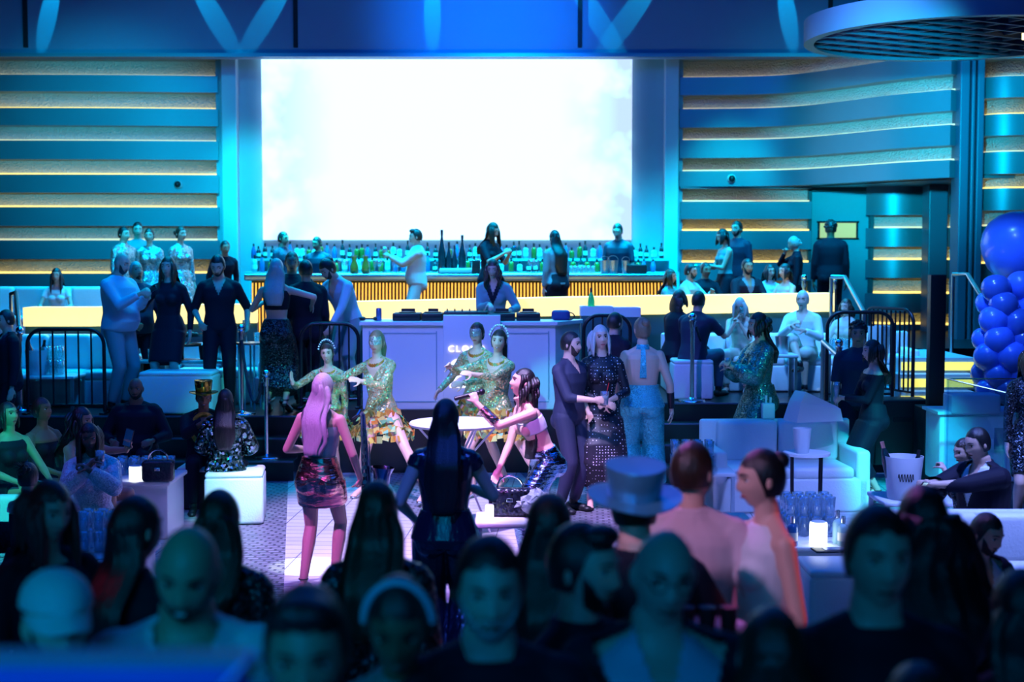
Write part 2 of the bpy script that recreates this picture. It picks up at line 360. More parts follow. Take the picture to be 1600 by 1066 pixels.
# fascia above the wall with seams
zf = gz(90, 23.5)
g = G(); g.box((0, 23.6, (zf+8.6)/2), (25, .2, 8.6-zf)); fa = struct('wall_fascia', g, M['fascia'])
for px, tilt in ((40, .05), (462, .01), (906, 0), (1297, 0)):
    g = G(); g.box((gx(px, 23.5, 6.4), 23.485, 7.2), (.07, .05, 2.6)); struct('seam', g, M['seam'], fa)
g = G(); g.box((0, 23.47, zf+.03), (25, .12, .06)); struct('trim', g, M['band'], fa)

def bandwall(name, path, rows, zlo, zhi, depth=.30, strips=None, floor_z=None):
    pts = [V((gx(px, Y, 3), Y, 0)) for px, Y in path]
    fine = []
    for i in range(len(pts)-1):       # smooth the path
        for k in range(6):
            t = k/6; p0 = pts[max(i-1, 0)]; p1 = pts[i]; p2 = pts[i+1]; p3 = pts[min(i+2, len(pts)-1)]
            fine.append(.5*((2*p1)+(p2-p0)*t+(2*p0-5*p1+4*p2-p3)*t*t+(3*p1-p0-3*p2+p3)*t**3))
    fine.append(pts[-1])
    def sweep(d0, d1, z0, z1):
        g = G(); rings = []
        for i, p in enumerate(fine):
            t = (fine[min(i+1, len(fine)-1)]-fine[max(i-1, 0)]).normalized(); n = V((t.y, -t.x, 0))
            a = p+n*d0; b = p+n*d1
            rings.append([V((a.x, a.y, z0)), V((b.x, b.y, z0)), V((b.x, b.y, z1)), V((a.x, a.y, z1))])
        g.loft(rings); return g
    wl = struct(name, sweep(-.25, 0, zlo, zhi), M['rock'])
    edges = []; top = zhi
    for (za, zb) in rows: edges.append((za, top)); top = zb     # band from za (recess top) up to previous recess bottom
    edges.append((zlo, top))
    for z0, z1 in edges:
        if z1-z0 < .02: continue
        b = obj('band', sweep(-.02, depth, z0, z1), M['band'], wl); b['label'] = 'smooth blue metal band'
    for i, (za, zb) in enumerate(rows):
        kind = (strips or [1]*20)[i]
        if kind: obj('led_strip', sweep(.02, .10, zb, zb+.03), M['strip'] if kind == 1 else M['strip_dim'], wl)
    return wl
zz = lambda a: gz(a, YW)
rowsL = [(zz(a), zz(b)) for a, b in ((97, 122), (148, 173), (200, 223), (252, 275), (303, 325), (354, 376), (405, 427), (456, 478))]
bandwall('wall_left', [(-250, 24.3), (0, 24.3), (180, 24.35), (346, 24.5)], rowsL, Z2, 6.4, strips=[2, 1, 2, 1, 1, 2, 1, 1])
rowsU = [(zz(a), zz(b)) for a, b in ((97, 124), (152, 173), (202, 221), (249, 269))]
bandwall('wall_right', [(1060, 24.5), (1180, 24.35), (1260, 23.95), (1340, 23.1), (1420, 22.2), (1497, 21.6)], rowsU, zz(293), 6.4, strips=[2, 2, 2, 2])
rowsR = [(zz(a), zz(b)) for a, b in ((296, 316), (343, 361), (390, 410), (438, 458))]
bandwall('wall_right_lower', [(1060, 24.5), (1150, 24.5), (1262, 24.5)], rowsR, Z2, zz(293), strips=[2, 1, 1, 1])
rowsD = [(zz(a), zz(b)) for a, b in ((337, 357), (386, 406), (434, 458), (488, 506))]
bandwall('wall_alcove', [(1362, 24.6), (1400, 24.4), (1450, 24.45), (1500, 24.0)], rowsD, .9, zz(293), strips=[2, 1, 1, 1])
g = G(); pp = [(gx(px, Y, 3), Y) for px, Y in ((1060, 24.5), (1180, 24.35), (1260, 23.95), (1340, 23.1), (1420, 22.2), (1497, 21.6))]
g.prism(pp + [(7.6, 21.6), (7.6, 24.9), (pp[0][0], 24.9)], zz(293), zz(293)+.05); struct('trim_soffit', g, M['band'])
# door
xa, xb = gx(1264, YW, 3), gx(1361, YW, 3)
zd = zz(296)
g = G(); g.box(((xa+xb)/2, 24.62, (Z2+zd)/2), (xb-xa, .1, zd-Z2)); dr = struct('door_1', g, M['teal'])
g = G(); 
for x_ in (xa, xb): g.box((x_, 24.5, (Z2+zd)/2), (.06, .16, zd-Z2))
g.box(((xa+xb)/2, 24.5, zd), (xb-xa+.06, .16, .07)); obj('door_frame', g, M['ledgedark'], dr)
wa, wb = gx(1280, YW, 3), gx(1340, YW, 3)
g = G(); g.box(((wa+wb)/2, 24.56, (zz(347)+zz(373))/2), (wb-wa, .02, zz(347)-zz(373))); obj('window_pane', g, emis('lit_door_window', (1, .72, .25), .38), dr)
g = G(); zc_ = (zz(347)+zz(373))/2; hh = (zz(347)-zz(373))/2
g.box(((wa+wb)/2, 24.55, zc_+hh), (wb-wa+.06, .06, .03)); g.box(((wa+wb)/2, 24.55, zc_-hh), (wb-wa+.06, .06, .03))
for x_ in (wa, wb, wa+(wb-wa)*.35): g.box((x_, 24.55, zc_), (.03, .06, 2*hh+.03))
obj('window_frame', g, M['seam'], dr)
# dark columns at the right
for nm, px0, px1, Y, y0, y1 in (('wall_pier', 1451, 1481, 23.4, zz(293), .9), ('wall_column', 1497, 1512, 21.3, 6.4, .9), ('wall_column_thin', 1515, 1521, 21.3, 6.4, .9), ('wall_column_right', 1524, 1535, 21.3, 6.4, .9)):
    g = G(); x0, x1 = gx(px0, Y, 3), gx(px1, Y, 3); g.box(((x0+x1)/2, Y+.2, (y0+y1)/2), (x1-x0, .4, abs(y0-y1)), bev=.02); struct(nm, g, mat(nm+'_paint', (.06, .10, .16), .4))
z22 = lambda a: gz(a, 21.8)
rowsE = [(z22(a), z22(b)) for a, b in ((97, 124), (157, 182), (215, 240), (274, 296), (330, 354), (388, 412), (446, 470))]
bandwall('wall_right_end', [(1534, 22.0), (1560, 21.7), (1610, 21.6), (1700, 21.3)], rowsE, .9, 6.4, strips=[2, 1, 2, 1, 2, 1, 2])
# portal around the LED wall
g = G(); x0, x1 = gx(346, YW), gx(1062, YW); g.box(((x0+x1)/2, 24.60, (Z2+6.6)/2), (x1-x0, .66, 6.6-Z2)); struct('wall_portal', g, M['teal'])
for px0, px1, dd in ((349, 373, .5), (1037, 1059, .5), (1021, 1033, .3)):
    g = G(); a, b = gx(px0, 24.2, 3.5), gx(px1, 24.2, 3.5); g.box(((a+b)/2, 24.6-dd/2, (Z2+6.4)/2), (b-a, dd, 6.4-Z2), bev=.02)
    struct('trim_pillar', g, mat('pillar_paint', (.62, .72, .78), .4))
a, b = at(411, 375, 24.15), at(988, 88, 24.15)
g = G(); g.box((0, 0, 0), (b.x-a.x, .12, b.z-a.z+.15)); ledw = obj('led_screen', g, [M['led']], None, False); ledw.location = ((a.x+b.x)/2, 24.21, (a.z+b.z+.15)/2)
tag(ledw, 'huge glowing white LED video wall above the bar', 'screen')
# floors of the terraces
g = G(); g.box((0, 22.1, Z2/2), (25, 5.8, Z2)); struct('floor_bar_level', g, M['stage'])
xl, xr = gx(470, 16.3), gx(905, 16.3)
g = G(); g.box(((xl-12.5)/2, 17.75, ZL/2), (xl+12.5, 2.9, ZL)); struct('floor_terrace_left', g, M['stage'])
g = G(); g.box(((xl+xr)/2, 17.75, ZC/2), (xr-xl, 2.9, ZC)); struct('floor_stage', g, M['stage'])
xq = gx(1400, 16.3)
g = G(); g.box(((xr+xq)/2, 17.75, ZR/2), (xq-xr, 2.9, ZR)); struct('floor_terrace_right', g, M['stage'])
g = G(); g.box(((xq+12.5)/2, 15.0, .10), (12.5-xq, 8.4, .2)); struct('floor_landing', g, M['stage'])
M['nosing'] = mat('step_nosing', (.10, .11, .2), .25, .4)
def steps(name, x0, x1, ztop, y_top, n=2):
    for i in range(n):
        z = ztop*(n-i)/(n+1); y = y_top - .3*(i+1)
        g = G(); g.box(((x0+x1)/2, y_top-.3*(i+.5), z/2), (x1-x0, .3, z)); t = struct(name, g, M['stage'])
        g = G(); g.box(((x0+x1)/2, y+.005, z-.006), (x1-x0, .03, .018)); struct('nosing', g, M['nosing'], t)
    g = G(); g.box(((x0+x1)/2, y_top-.0, ztop-.006), (x1-x0, .03, .018)); struct('trim_nosing', g, M['nosing'])
steps('trim_left_step', -9, xl, ZL, 16.3)
steps('trim_right_step', xr+.02, gx(1285, 16), ZR, 16.3, 3)
# yellow lit stairs at the right
n = 6
for i in range(n):
    z = .35+.18*(i); y0 = 15.9+.30*i; x0, x1 = gx(1404, y0), gx(1524, y0)
    g = G(); g.box(((x0+x1)/2, (y0+19)/2, z-.09), (x1-x0, 19-y0, .18)); st = struct('trim_lit_stair', g, M['teal'])
    g = G(); g.box(((x0+x1)/2, y0-.01, z-.10), (x1-x0-.06, .02, .10)); obj('step_light', g, M['stepled'], st)

# ------------------------------------------------------------------ glowing ledge between terrace and bar level
def ledge(name, pts, label, zb):
    t = thing(name, label, 'ledge', (0, 0, 0))
    def sw(d0, d1, f0, f1):
        g = G(); rings = []
        P = [V(p) for p in pts]
        for i, p in enumerate(P):
            tg = (P[min(i+1, len(P)-1)]-P[max(i-1, 0)]); tg.z = 0; tg.normalize(); n_ = V((tg.y, -tg.x, 0))
            a = p+n_*d0; b = p+n_*d1
            rings.append([V((a.x, a.y, f0(p.z))), V((b.x, b.y, f0(p.z))), V((b.x, b.y, f1(p.z))), V((a.x, a.y, f1(p.z)))])
        g.loft(rings); return g
    obj('glowing_top', sw(-.25, .15, lambda z: z-.24, lambda z: z), M['ledge'], t, False)
    obj('base', sw(-.25, .08, lambda z: zb, lambda z: z-.245), M['ledgedark'], t, False)
    return t
def lp(px, py, Y): p = at(px, py, Y); return (p.x, p.y, p.z)
ledge('glowing_ledge', [lp(42, 480, 18.2), lp(145, 480, 18.2), lp(320, 476, 18.3), lp(402, 475, 18.4)], 'glowing yellow ledge behind the guests at the left of the terrace', ZL)
ledge('glowing_ledge', [lp(490, 472, 18.6), lp(560, 471, 18.6), lp(700, 468, 18.6), lp(900, 464, 18.7), lp(1100, 461, 18.8), lp(1299, 458, 18.9)], 'long glowing yellow ledge running behind the DJ booth to the right handrail', ZC)

# ------------------------------------------------------------------ bar
xa, xb = gx(385, 21.4, 2.2), gx(1052, 21.4, 2.2)
bar = thing('bar_counter', 'long bar counter with a glowing slatted gold front under the LED wall', 'bar', (0, 0, 0))
zt = gz(428, 21.3)
g = G(); g.box(((xa+xb)/2, 21.6, zt-.05), (xb-xa, .8, .10), bev=.02); obj('counter_top', g, M['steel'], bar)
g = G(); g.box(((xa+xb)/2, 21.75, (Z2+zt-.1)/2), (xb-xa-.1, .4, zt-.1-Z2)); obj('body', g, M['ledgedark'], bar)
g = G(); g.box(((xa+xb)/2, 21.53, (Z2+zt-.1)/2), (xb-xa-.12, .02, zt-.18-Z2)); obj('light_panel', g, M['gold'], bar)
g = G(); x = xa+.1; 
while x < xb-.1:
    k = (x-xa)/(xb-xa); bow = .05+.10*math.sin(k*9)**2
    g.tube([(x, 21.50-bow*math.sin(PI*u)*.6+.01, Z2+(zt-.12-Z2)*u) for u in (0, .2, .4, .6, .8, 1)], .017, 5); x += .052
s_ = obj('slat_front', g, M['slat'], bar); s_['label'] = 'dark vertical slats in front of gold light'
bb = thing('back_bar', 'back bar shelf unit holding rows of bottles below the LED wall', 'shelf', (0, 0, 0))
zb1, zb2 = gz(425, 23.6), gz(404, 23.9)
g = G(); g.box((gx(720, 23.6), 23.7, (Z2+zb1)/2), (7.2, .6, zb1-Z2)); obj('cabinet', g, M['teal'], bb)
g = G(); g.box((gx(720, 23.6), 23.9, zb2-.02), (7.0, .3, .04)); obj('shelf', g, M['teal'], bb)
g = G(); g.box((gx(720, 23.6), 24.02, (zb1+zb2)/2), (7.0, .05, zb2-zb1)); obj('back_panel', g, M['teal'], bb)

# bottles: three kinds, then copies
rnd = random.Random(7)
def bottle(name, prof, m, label, cap=None, lab=None, group=None):
    t = thing(name, label, 'bottle', (0, 0, 0), 0, group)
    g = G(); g.lathe(prof, n=12); obj('body', g, m, t)
    g = G(); r, z = prof[-1]; g.lathe([(r+.003, z-.05), (r+.003, z+.012)], n=10); obj('cap', g, cap or M['black'], t)
    if lab: g = G(); g.lathe([(lab[0], lab[1]), (lab[0], lab[2])], n=12, cap=False); obj('label', g, M['label'], t)
    return t
P_wine = [(.03, 0), (.037, .005), (.037, .19), (.03, .22), (.014, .25), (.013, .31)]
P_spirit = [(.04, 0), (.045, .01), (.045, .17), (.035, .195), (.015, .21), (.015, .27)]
P_champ = [(.04, 0), (.044, .01), (.044, .15), (.03, .22), (.016, .27), (.014, .31)]
P_magnum = [(.055, 0), (.06, .02), (.06, .26), (.035, .36), (.018, .44), (.018, .52)]
Mb = [M['bottle'], M['bottleclear'], mat('amber_glass', (.25, .10, .02), .15), mat('blue_glass', (.02, .12, .35), .15, coat=.4)]
GB = 'bottles on the back bar'
kinds = [bottle('bottle', P_wine, Mb[0], 'bottle in the rows on the back bar', lab=(.0385, .06, .14), group=GB),
         bottle('bottle', P_spirit, Mb[1], 'bottle in the rows on the back bar', lab=(.0465, .05, .12), group=GB),
         bottle('bottle', P_champ, Mb[3], 'bottle in the rows on the back bar', group=GB),
         bottle('bottle', P_spirit, Mb[2], 'bottle in the rows on the back bar', group=GB)]
used = set()
KN = ['dark wine bottle', 'clear spirit bottle', 'blue bottle', 'amber spirit bottle']; cnt = {}
def nth(n): return '%d%s' % (n, 'th' if 10 < n % 100 < 14 else {1: 'st', 2: 'nd', 3: 'rd'}.get(n % 10, 'th'))
def place_bottle(px, Y, z):
    row = 'upper' if Y > 23.7 else 'lower'; i = rnd.randrange(4); cnt[(row, i)] = cnt.get((row, i), 0)+1; lb = '%s %s from the left in the %s row of the back bar' % (nth(cnt[(row, i)]), KN[i], row)
    loc = (gx(px, Y, z), Y+rnd.uniform(-.04, .04), z); s = rnd.uniform(.62, 1.0)
    if i not in used: used.add(i); kinds[i].location = loc; kinds[i].scale = (1, 1, s); kinds[i]['label'] = lb
    else: dup(kinds[i], loc, rnd.uniform(0, 6), lb, scale=(1, 1, s))
px = 396
while px < 1040: place_bottle(px, 23.9, zb2); px += rnd.uniform(8, 13)
px = 398
while px < 1035: place_bottle(px, 23.55, zb1); px += rnd.uniform(9, 16)
# tall magnum bottles standing on the bar
mg = None
for px, s, tx in ((690, 1.25, 'tallest dark bottle standing on the bar left of the long haired woman'), (701, .9, 'medium dark bottle on the bar beside the tallest one'), (710, .8, 'short dark bottle on the bar beside the tall pair'), (722, 1.1, 'tall pale bottle with a round top on the bar left of the long haired woman')):
    loc = (gx(px, 21.6, zt), 21.7, zt)
    if mg is None: mg = bottle('tall_bottle', P_magnum, Mb[0], tx); mg.location = loc; mg.scale = (1, 1, s)
    else: dup(mg, loc, 0, tx, scale=(s*.9, s*.9, s))
# small bar things
def glass_thing(kind='tumbler'):
    g = G()
    if kind == 'tumbler': prof = [(.001, .006), (.028, .006), (.036, .12), (.033, .12), (.026, .015), (.001, .015)]
    elif kind == 'wine': prof = [(.034, 0), (.034, .004), (.005, .01), (.004, .09), (.03, .12), (.04, .16), (.034, .21), (.031, .21), (.036, .16), (.026, .125), (.001, .10)]
    else: prof = [(.03, 0), (.03, .004), (.005, .01), (.004, .08), (.016, .10), (.026, .17), (.024, .23), (.021, .23), (.022, .17), (.012, .105), (.001, .095)]
    g.lathe(prof, n=14, cap=False); return g
GM = {k: glass_thing(k).mesh('glass_'+k, M['glass']) for k in ('tumbler', 'wine', 'flute')}
def gobj(kind, loc, label, group=None, cat='glass', s=1.0, name=None):
    o = bpy.data.objects.new(name or {'tumbler': 'tumbler', 'wine': 'wine_glass', 'flute': 'champagne_flute'}[kind], GM[kind]); COL.objects.link(o)
    o.location = loc; o.scale = (s, s, s); return tag(o, label, cat, group)
for n_, px in enumerate((531, 538, 585, 592, 615, 622, 640, 660, 745, 750, 830, 838)):
    gobj('flute' if px % 2 else 'wine', (gx(px, 21.5, zt), 21.5+rnd.uniform(-.1, .1), zt), '%s stemmed glass from the left standing on the bar counter' % nth(n_+1), 'stemmed glasses on the bar counter')
for n_, px in enumerate(range(885, 932, 7)): gobj('tumbler', (gx(px, 21.5, zt), 21.6, zt), '%s short glass from the left in the row on the bar' % nth(n_+1), 'tumblers in a row on the bar')
tag(obj('stacked_tray', (lambda g: (g.box((gx(715, 21.5, zt), 21.6, zt+.04), (.55, .35, .08), bev=.015), g)[1])(G()), M['white']), 'pale stack of trays on the bar near the tall bottles', 'tray')
for px, lb in ((553, 'left orange juice carafe on the bar'), (571, 'right orange juice carafe on the bar')):
    t = thing('juice_carafe', lb, 'carafe', (gx(px, 21.5, zt), 21.55, zt))
    g = G(); g.lathe([(.05, 0), (.06, .03), (.06, .12), (.03, .20), (.042, .26)], n=14); obj('juice', g, M['orange'], t)
    g = G(); g.lathe([(.055, 0), (.064, .03), (.064, .12), (.034, .20), (.046, .28)], n=14, cap=False); obj('vessel', g, M['glass'], t)
for px, r in ((945, .07), (958, .08), (978, .06)):
    t = thing('ice_bucket', {945: 'left steel ice bucket on the bar in front of the bartender', 958: 'wider steel ice bucket with a hoop handle on the bar', 978: 'right steel bucket on the bar beside the dark box'}[px], 'bucket', (gx(px, 21.5, zt), 21.55, zt))
    g = G(); g.lathe([(r*.8, 0), (r, .2), (r+.006, .2), (r-.008, .195), (r*.78, .01)], n=18, cap=False); obj('body', g, M['steel'], t)
    g = G(); g.tube([(r*math.cos(a), 0, .2+r*.9*math.sin(a)) for a in [PI*k/10 for k in range(11)]], .004, 6); obj('handle', g, M['steel'], t)
g = G(); g.box((gx(995, 21.5, zt), 21.6, zt+.07), (.3, .3, .14), bev=.02); tag(obj('condiment_box', g, M['black']), 'dark box on the bar at the right of the steel buckets', 'box')
g = G(); g.box((gx(744, 21.5, zt), 21.5, zt+.1), (.12, .2, .2), bev=.01); tag(obj('napkin_box', g, M['black']), 'black napkin box on the bar left of the long haired woman', 'box')
# security cameras on the bands
for px, py, lb in ((2, 288, 'security dome camera at the far left of the banded wall'), (277, 288, 'security dome camera on the left wall near the LED wall'), (1144, 279, 'left security dome camera on the right wall'), (1243, 276, 'right security dome camera over the door side of the right wall')):
    p = at(px, py, 24.05); t = thing('security_camera', lb, 'camera', p)
    q = 24.3 - .3 + .0
    g = G(); g.lathe([(.075, 0), (.075, .06), (.06, .08)], n=16); o = obj('housing', g, M['white'], t); o.rotation_euler = (PI/2, 0, 0); o.location = (0, .12, 0)
    g = G(); g.ell((0, .02, 0), (.055, .055, .055)); obj('lens_dome', g, M['black'], t)

# ------------------------------------------------------------------ round canopy at the upper right
DC = 17.0; RC = .107*DC; cxx = .312*DC; zc = HC+.1495*DC
can = thing('round_canopy', 'big round hanging ceiling canopy with a lattice underside at the upper right', 'canopy', (cxx, DC, zc))
g = G(); g.lathe([(RC, 0), (RC, .27), (RC-.06, .27), (RC-.12, .06), (RC-.12, 0), (RC, 0)], n=72, cap=False); obj('rim', g, mat('canopy_rim_paint', (.10, .12, .18), .35), can)
g = G(); g.lathe([(.001, .2), (RC-.1, .2), (RC-.1, .25), (.001, .25)], n=48, cap=False); obj('lid', g, M['seam'], can)
g = G()
for k in range(-5, 6):
    d = k*.34; hl = math.sqrt(max(0, (RC-.12)**2-d*d))
    if hl < .1: continue
    c, s = math.cos(.5), math.sin(.5)
    g.box((-s*d, c*d, .05), (2*hl, .04, .06), rot=.5)
    g.box((c*d, s*d, .07), (.04, 2*hl, .06), rot=.5)
obj('lattice', g, mat('lattice_paint', (.06, .09, .15), .5), can)
for k, (a, r) in enumerate(((.6, .8), (2.0, .9), (3.4, 1.1), (4.5, .9), (5.6, 1.1), (1.2, .3))):
    g = G(); g.box((r*math.cos(a), r*math.sin(a), .14), (.5, .28, .05), rot=a); obj('panel', g, mat('canopy_panel%d' % k, (.12, .18, .42), .5), can)
g = G(); g.lathe([(.04, 0), (.04, .08)], (RC*.35, -RC*.2, -.04), n=12); obj('spotlight', g, emis('spot_lens', (1, .8, .4), 3), can)
g = G()
for a in (.4, 2.5, 4.6): g.tube([(RC*.7*math.cos(a), RC*.7*math.sin(a), .25), (RC*.7*math.cos(a), RC*.7*math.sin(a), 8.55-zc)], .012, 6)
obj('suspension_cable', g, M['blackmetal'], can)

# ------------------------------------------------------------------ DJ booth
bo = thing('dj_booth', 'white DJ booth with a raised centre panel and lit lettering on the black stage', 'dj booth', (0, 0, 0))
x0, x1, xr_ = gx(566, 16.35, 1.3), gx(868, 16.35, 1.3), gx(905, 16.9, 1.3)
zt2 = gz(503, 16.35)
g = G(); g.prism([(x0, 16.4), (x1, 16.4), (xr_, 16.9), (xr_, 17.0), (x0, 17.0)], ZC, zt2-.04); obj('body', g, M['white'], bo, False)
g = G(); g.prism([(x0-.03, 16.34), (x1+.02, 16.34), (xr_+.04, 16.88), (xr_+.04, 17.02), (x0-.03, 17.02)], zt2-.04, zt2); obj('desk_top', g, M['white'], bo, False)
cx0, cx1 = gx(692, 16.25, 1.3), gx(782, 16.25, 1.3); ztp = gz(493, 16.25)
g = G(); g.box(((cx0+cx1)/2, 16.36, (ZC+ztp)/2), (cx1-cx0, .14, ztp-ZC), bev=.008); obj('center_panel', g, M['white'], bo, True)
g = G()
for xx0, xx1 in ((x0+.08, cx0-.08), (cx1+.08, x1-.08)):
    for a_, b_, c_, d_ in ((xx0, xx1, zt2-.14, zt2-.13), (xx0, xx1, ZC+.08, ZC+.09)): g.box(((a_+b_)/2, 16.397, (c_+d_)/2), (b_-a_, .012, .012))
    for xx in (xx0, xx1): g.box((xx, 16.397, (ZC+zt2)/2), (.012, .012, zt2-ZC-.22))
obj('groove', g, M['teal'], bo)
def text(s, size, loc, m, parent, name='lettering', ext=.01, rot=(PI/2, 0, 0), align='LEFT', spacing=1.0):
    cu = bpy.data.curves.new(name, 'FONT'); cu.body = s; cu.size = size; cu.extrude = ext; cu.align_x = align; cu.space_character = spacing
    o = bpy.data.objects.new('tmp', cu); COL.objects.link(o); dg = bpy.context.evaluated_depsgraph_get()
    me = bpy.data.meshes.new_from_object(o.evaluated_get(dg)); bpy.data.objects.remove(o); me.materials.clear(); me.materials.append(m)
    q = bpy.data.objects.new(name, me); COL.objects.link(q); q.location = loc; q.rotation_euler = rot
    if parent: q.parent = parent
    return q
mc = (cx0+cx1)/2
t_ = text('CLOUD', .105, (gx(700, 16.27), 16.275, gz(550, 16.28)), M['letter'], bo, spacing=1.3)
g = G()
for sx in (0, .27):     # two stencil-cut curved figures
    ox = gx(715, 16.27)+sx; oz = gz(577, 16.28)
    def lune(cx_, cz_, r, a0, a1, wd):
        out = []; inn = []
        for k in range(15): a = a0+(a1-a0)*k/14; t_ = math.sin(PI*k/14); out.append((cx_+r*math.cos(a), cz_+r*math.sin(a))); inn.append((cx_+(r-wd*t_)*math.cos(a), cz_+(r-wd*t_)*math.sin(a)))
        poly = out+inn[::-1][1:-1]; g.loft([[V((x, y, z)) for x, z in poly] for y in (16.272, 16.289)])
    lune(ox, oz+.03, .085, PI*1.05, PI*.0, .065); lune(ox-.01, oz-.16, .095, PI*1.0, PI*.30, .06)
    g.box((ox+.0, 16.28, oz-.19), (.18, .016, .045))
obj('emblem', g, M['letter'], bo)
# decks
def deck(px0, px1, lb, h=.09, knobs=0):
    a, b = gx(px0, 16.7, zt2), gx(px1, 16.7, zt2); t = thing('dj_deck', lb, 'dj deck', ((a+b)/2, 16.72, zt2)); w_ = b-a
    g = G(); g.box((0, 0, h/2), (w_, .36, h), bev=.012); obj('body', g, M['black'], t)
    g = G(); g.box((0, -.181, h*.55), (w_*.9, .004, h*.3)); obj('front_strip', g, M['blackmetal'], t)
    if knobs:
        for i in range(6):
            g = G(); g.lathe([(.010, 0), (.008, .03)], n=8); o = obj('knob', g, M['steel'], t); o.location = (-w_*.42+i*w_*.17, -.1, h)
    else:
        g = G(); g.lathe([(.10, 0), (.10, .012), (.02, .016)], n=24); o = obj('jog_wheel', g, M['blackmetal'], t); o.location = (0, 0, h)
        g = G(); g.box((0, .13, h+.02), (w_*.5, .02, .05)); obj('display', g, M['black'], t)
    return t
deck(615, 658, 'leftmost black media deck on the DJ booth'); deck(660, 692, 'second black media deck from the left on the DJ booth')
deck(694, 762, 'wide black mixer with rows of knobs in the middle of the DJ booth', .11, 1); deck(764, 805, 'black media deck right of the mixer'); deck(807, 844, 'rightmost black media deck next to the dark pouch')
t = thing('drink_can', 'printed blue can on the left end of the DJ booth', 'can', (gx(592, 16.6, zt2), 16.6, zt2)); g = G(); g.lathe([(.028, 0), (.033, .008), (.033, .135), (.027, .148)], n=16); obj('body', g, M['can'], t); g = G(); g.lathe([(.026, .148), (.026, .15)], n=16); obj('lid', g, M['chrome'], t)
t = thing('headphones', 'black headphones lying left of the can on the DJ booth', 'headphones', (gx(577, 16.6, zt2), 16.62, zt2))
g = G(); g.tube([(.08*math.cos(a), .08*math.sin(a), .02) for a in [PI*k/10 for k in range(11)]], .01, 8); obj('headband', g, M['black'], t)
for s in (-1, 1): g = G(); g.ell((s*.08, 0, .025), (.04, .05, .025)); obj('ear_cup', g, M['black'], t)
t = thing('pouch', 'dark blue pouch with a loop handle on the right of the DJ booth', 'bag', (gx(876, 16.8, zt2), 16.75, zt2))
g = G(); g.box((0, 0, .06), (.22, .12, .12), bev=.04); obj('body', g, mat('navy_pouch', (.03, .04, .20), .5, bump=.4), t)
g = G(); g.tube([(.09+.07*math.cos(a), -.03, .05+.045*math.sin(a)) for a in [2*PI*k/16 for k in range(17)]], .007, 6); obj('handle', g, M['black'], t)
# crates behind the booth on the ledge side
for px0, px1, y0, lb in ((908, 957, 479, 'open white box holding a green bottle behind the right of the booth'), (960, 1000, 481, 'lower white box right of the green bottle')):
    a, b = at(px0, y0, 17.6), at(px1, y0+12, 17.6)
    t = thing('storage_box', lb, 'box', ((a.x+b.x)/2, 17.75, b.z-.02)); W_ = b.x-a.x
    g = G(); H_ = a.z-b.z+.02
    for cx_, cy_, dx_, dy_ in ((0, -.15, W_, .02), (0, .15, W_, .02), (-W_/2, 0, .02, .3), (W_/2, 0, .02, .3)): g.box((cx_, cy_, H_/2), (dx_, dy_, H_))
    g.box((0, 0, .01), (W_, .3, .02)); obj('body', g, M['white'], t)
    g = G(); g.box((0, 0, -(b.z-.02-ZR)/2), (W_, .3, b.z-.02-ZR)); o = obj('stand', g, M['ledgedark'], t)
b_ = bottle('green_bottle', P_champ, M['green'], 'green glass bottle standing in the white box behind the booth'); b_.location = (gx(924, 17.7, 1.8), 17.75, at(908, 491, 17.6).z)

# ------------------------------------------------------------------ railings
def railing(px0, px1, pyt, Y, zb, label, nb, Y1=None, round_=.18):
    Y1 = Y1 or Y; zt_ = gz(pyt, Y); a = V((gx(px0, Y, zt_), Y, zb)); b = V((gx(px1, Y1, zt_), Y1, zb)); d = b-a; L_ = d.length; h = zt_-zb
    t = thing('crowd_railing', label, 'railing', a, math.atan2(d.y, d.x))
    g = G(); r = round_; pts = [(0, 0, 0), (0, 0, h-r)]
    for k in range(1, 6): an = PI-k*PI/12; pts.append((r+r*math.cos(an), 0, h-r+r*math.sin(an)))
    pts.append((r, 0, h)); pts.append((L_-r, 0, h))
    for k in range(1, 6): an = PI/2-k*PI/12; pts.append((L_-r+r*math.cos(an), 0, h-r+r*math.sin(an)))
    pts += [(L_, 0, h-r), (L_, 0, 0)]; g.tube(pts, .022, 10); obj('frame', g, M['blackmetal'], t)
    for k in range(nb):
        x = L_*(k+1)/(nb+1); g = G(); g.tube([(x, 0, .10), (x, 0, h)], .011, 8); obj('bar', g, M['blackmetal'], t)
    g = G(); g.tube([(0, 0, .10), (L_, 0, .10)], .014, 8); obj('bottom_rail', g, M['blackmetal'], t)
    for x in (.0, L_): g = G(); g.box((x, 0, .012), (.06, .3, .024), bev=.01); obj('foot', g, M['blackmetal'], t)
    return t
railing(42, 162, 515, 16.55, ZL, 'black railing at the left in front of the champagne bucket', 5)
railing(470, 560, 506, 16.55, ZC, 'black railing at the left of the DJ booth', 5)
railing(912, 985, 493, 16.9, ZR, 'black railing right of the DJ booth behind the couple', 4)
railing(1293, 1396, 488, 16.35, ZR, 'black railing in front of the right terrace nearest the curly haired man', 5)
railing(1352, 1428, 480, 17.4, ZR, 'black railing receding beside the yellow lit stairs', 10, 16.5)
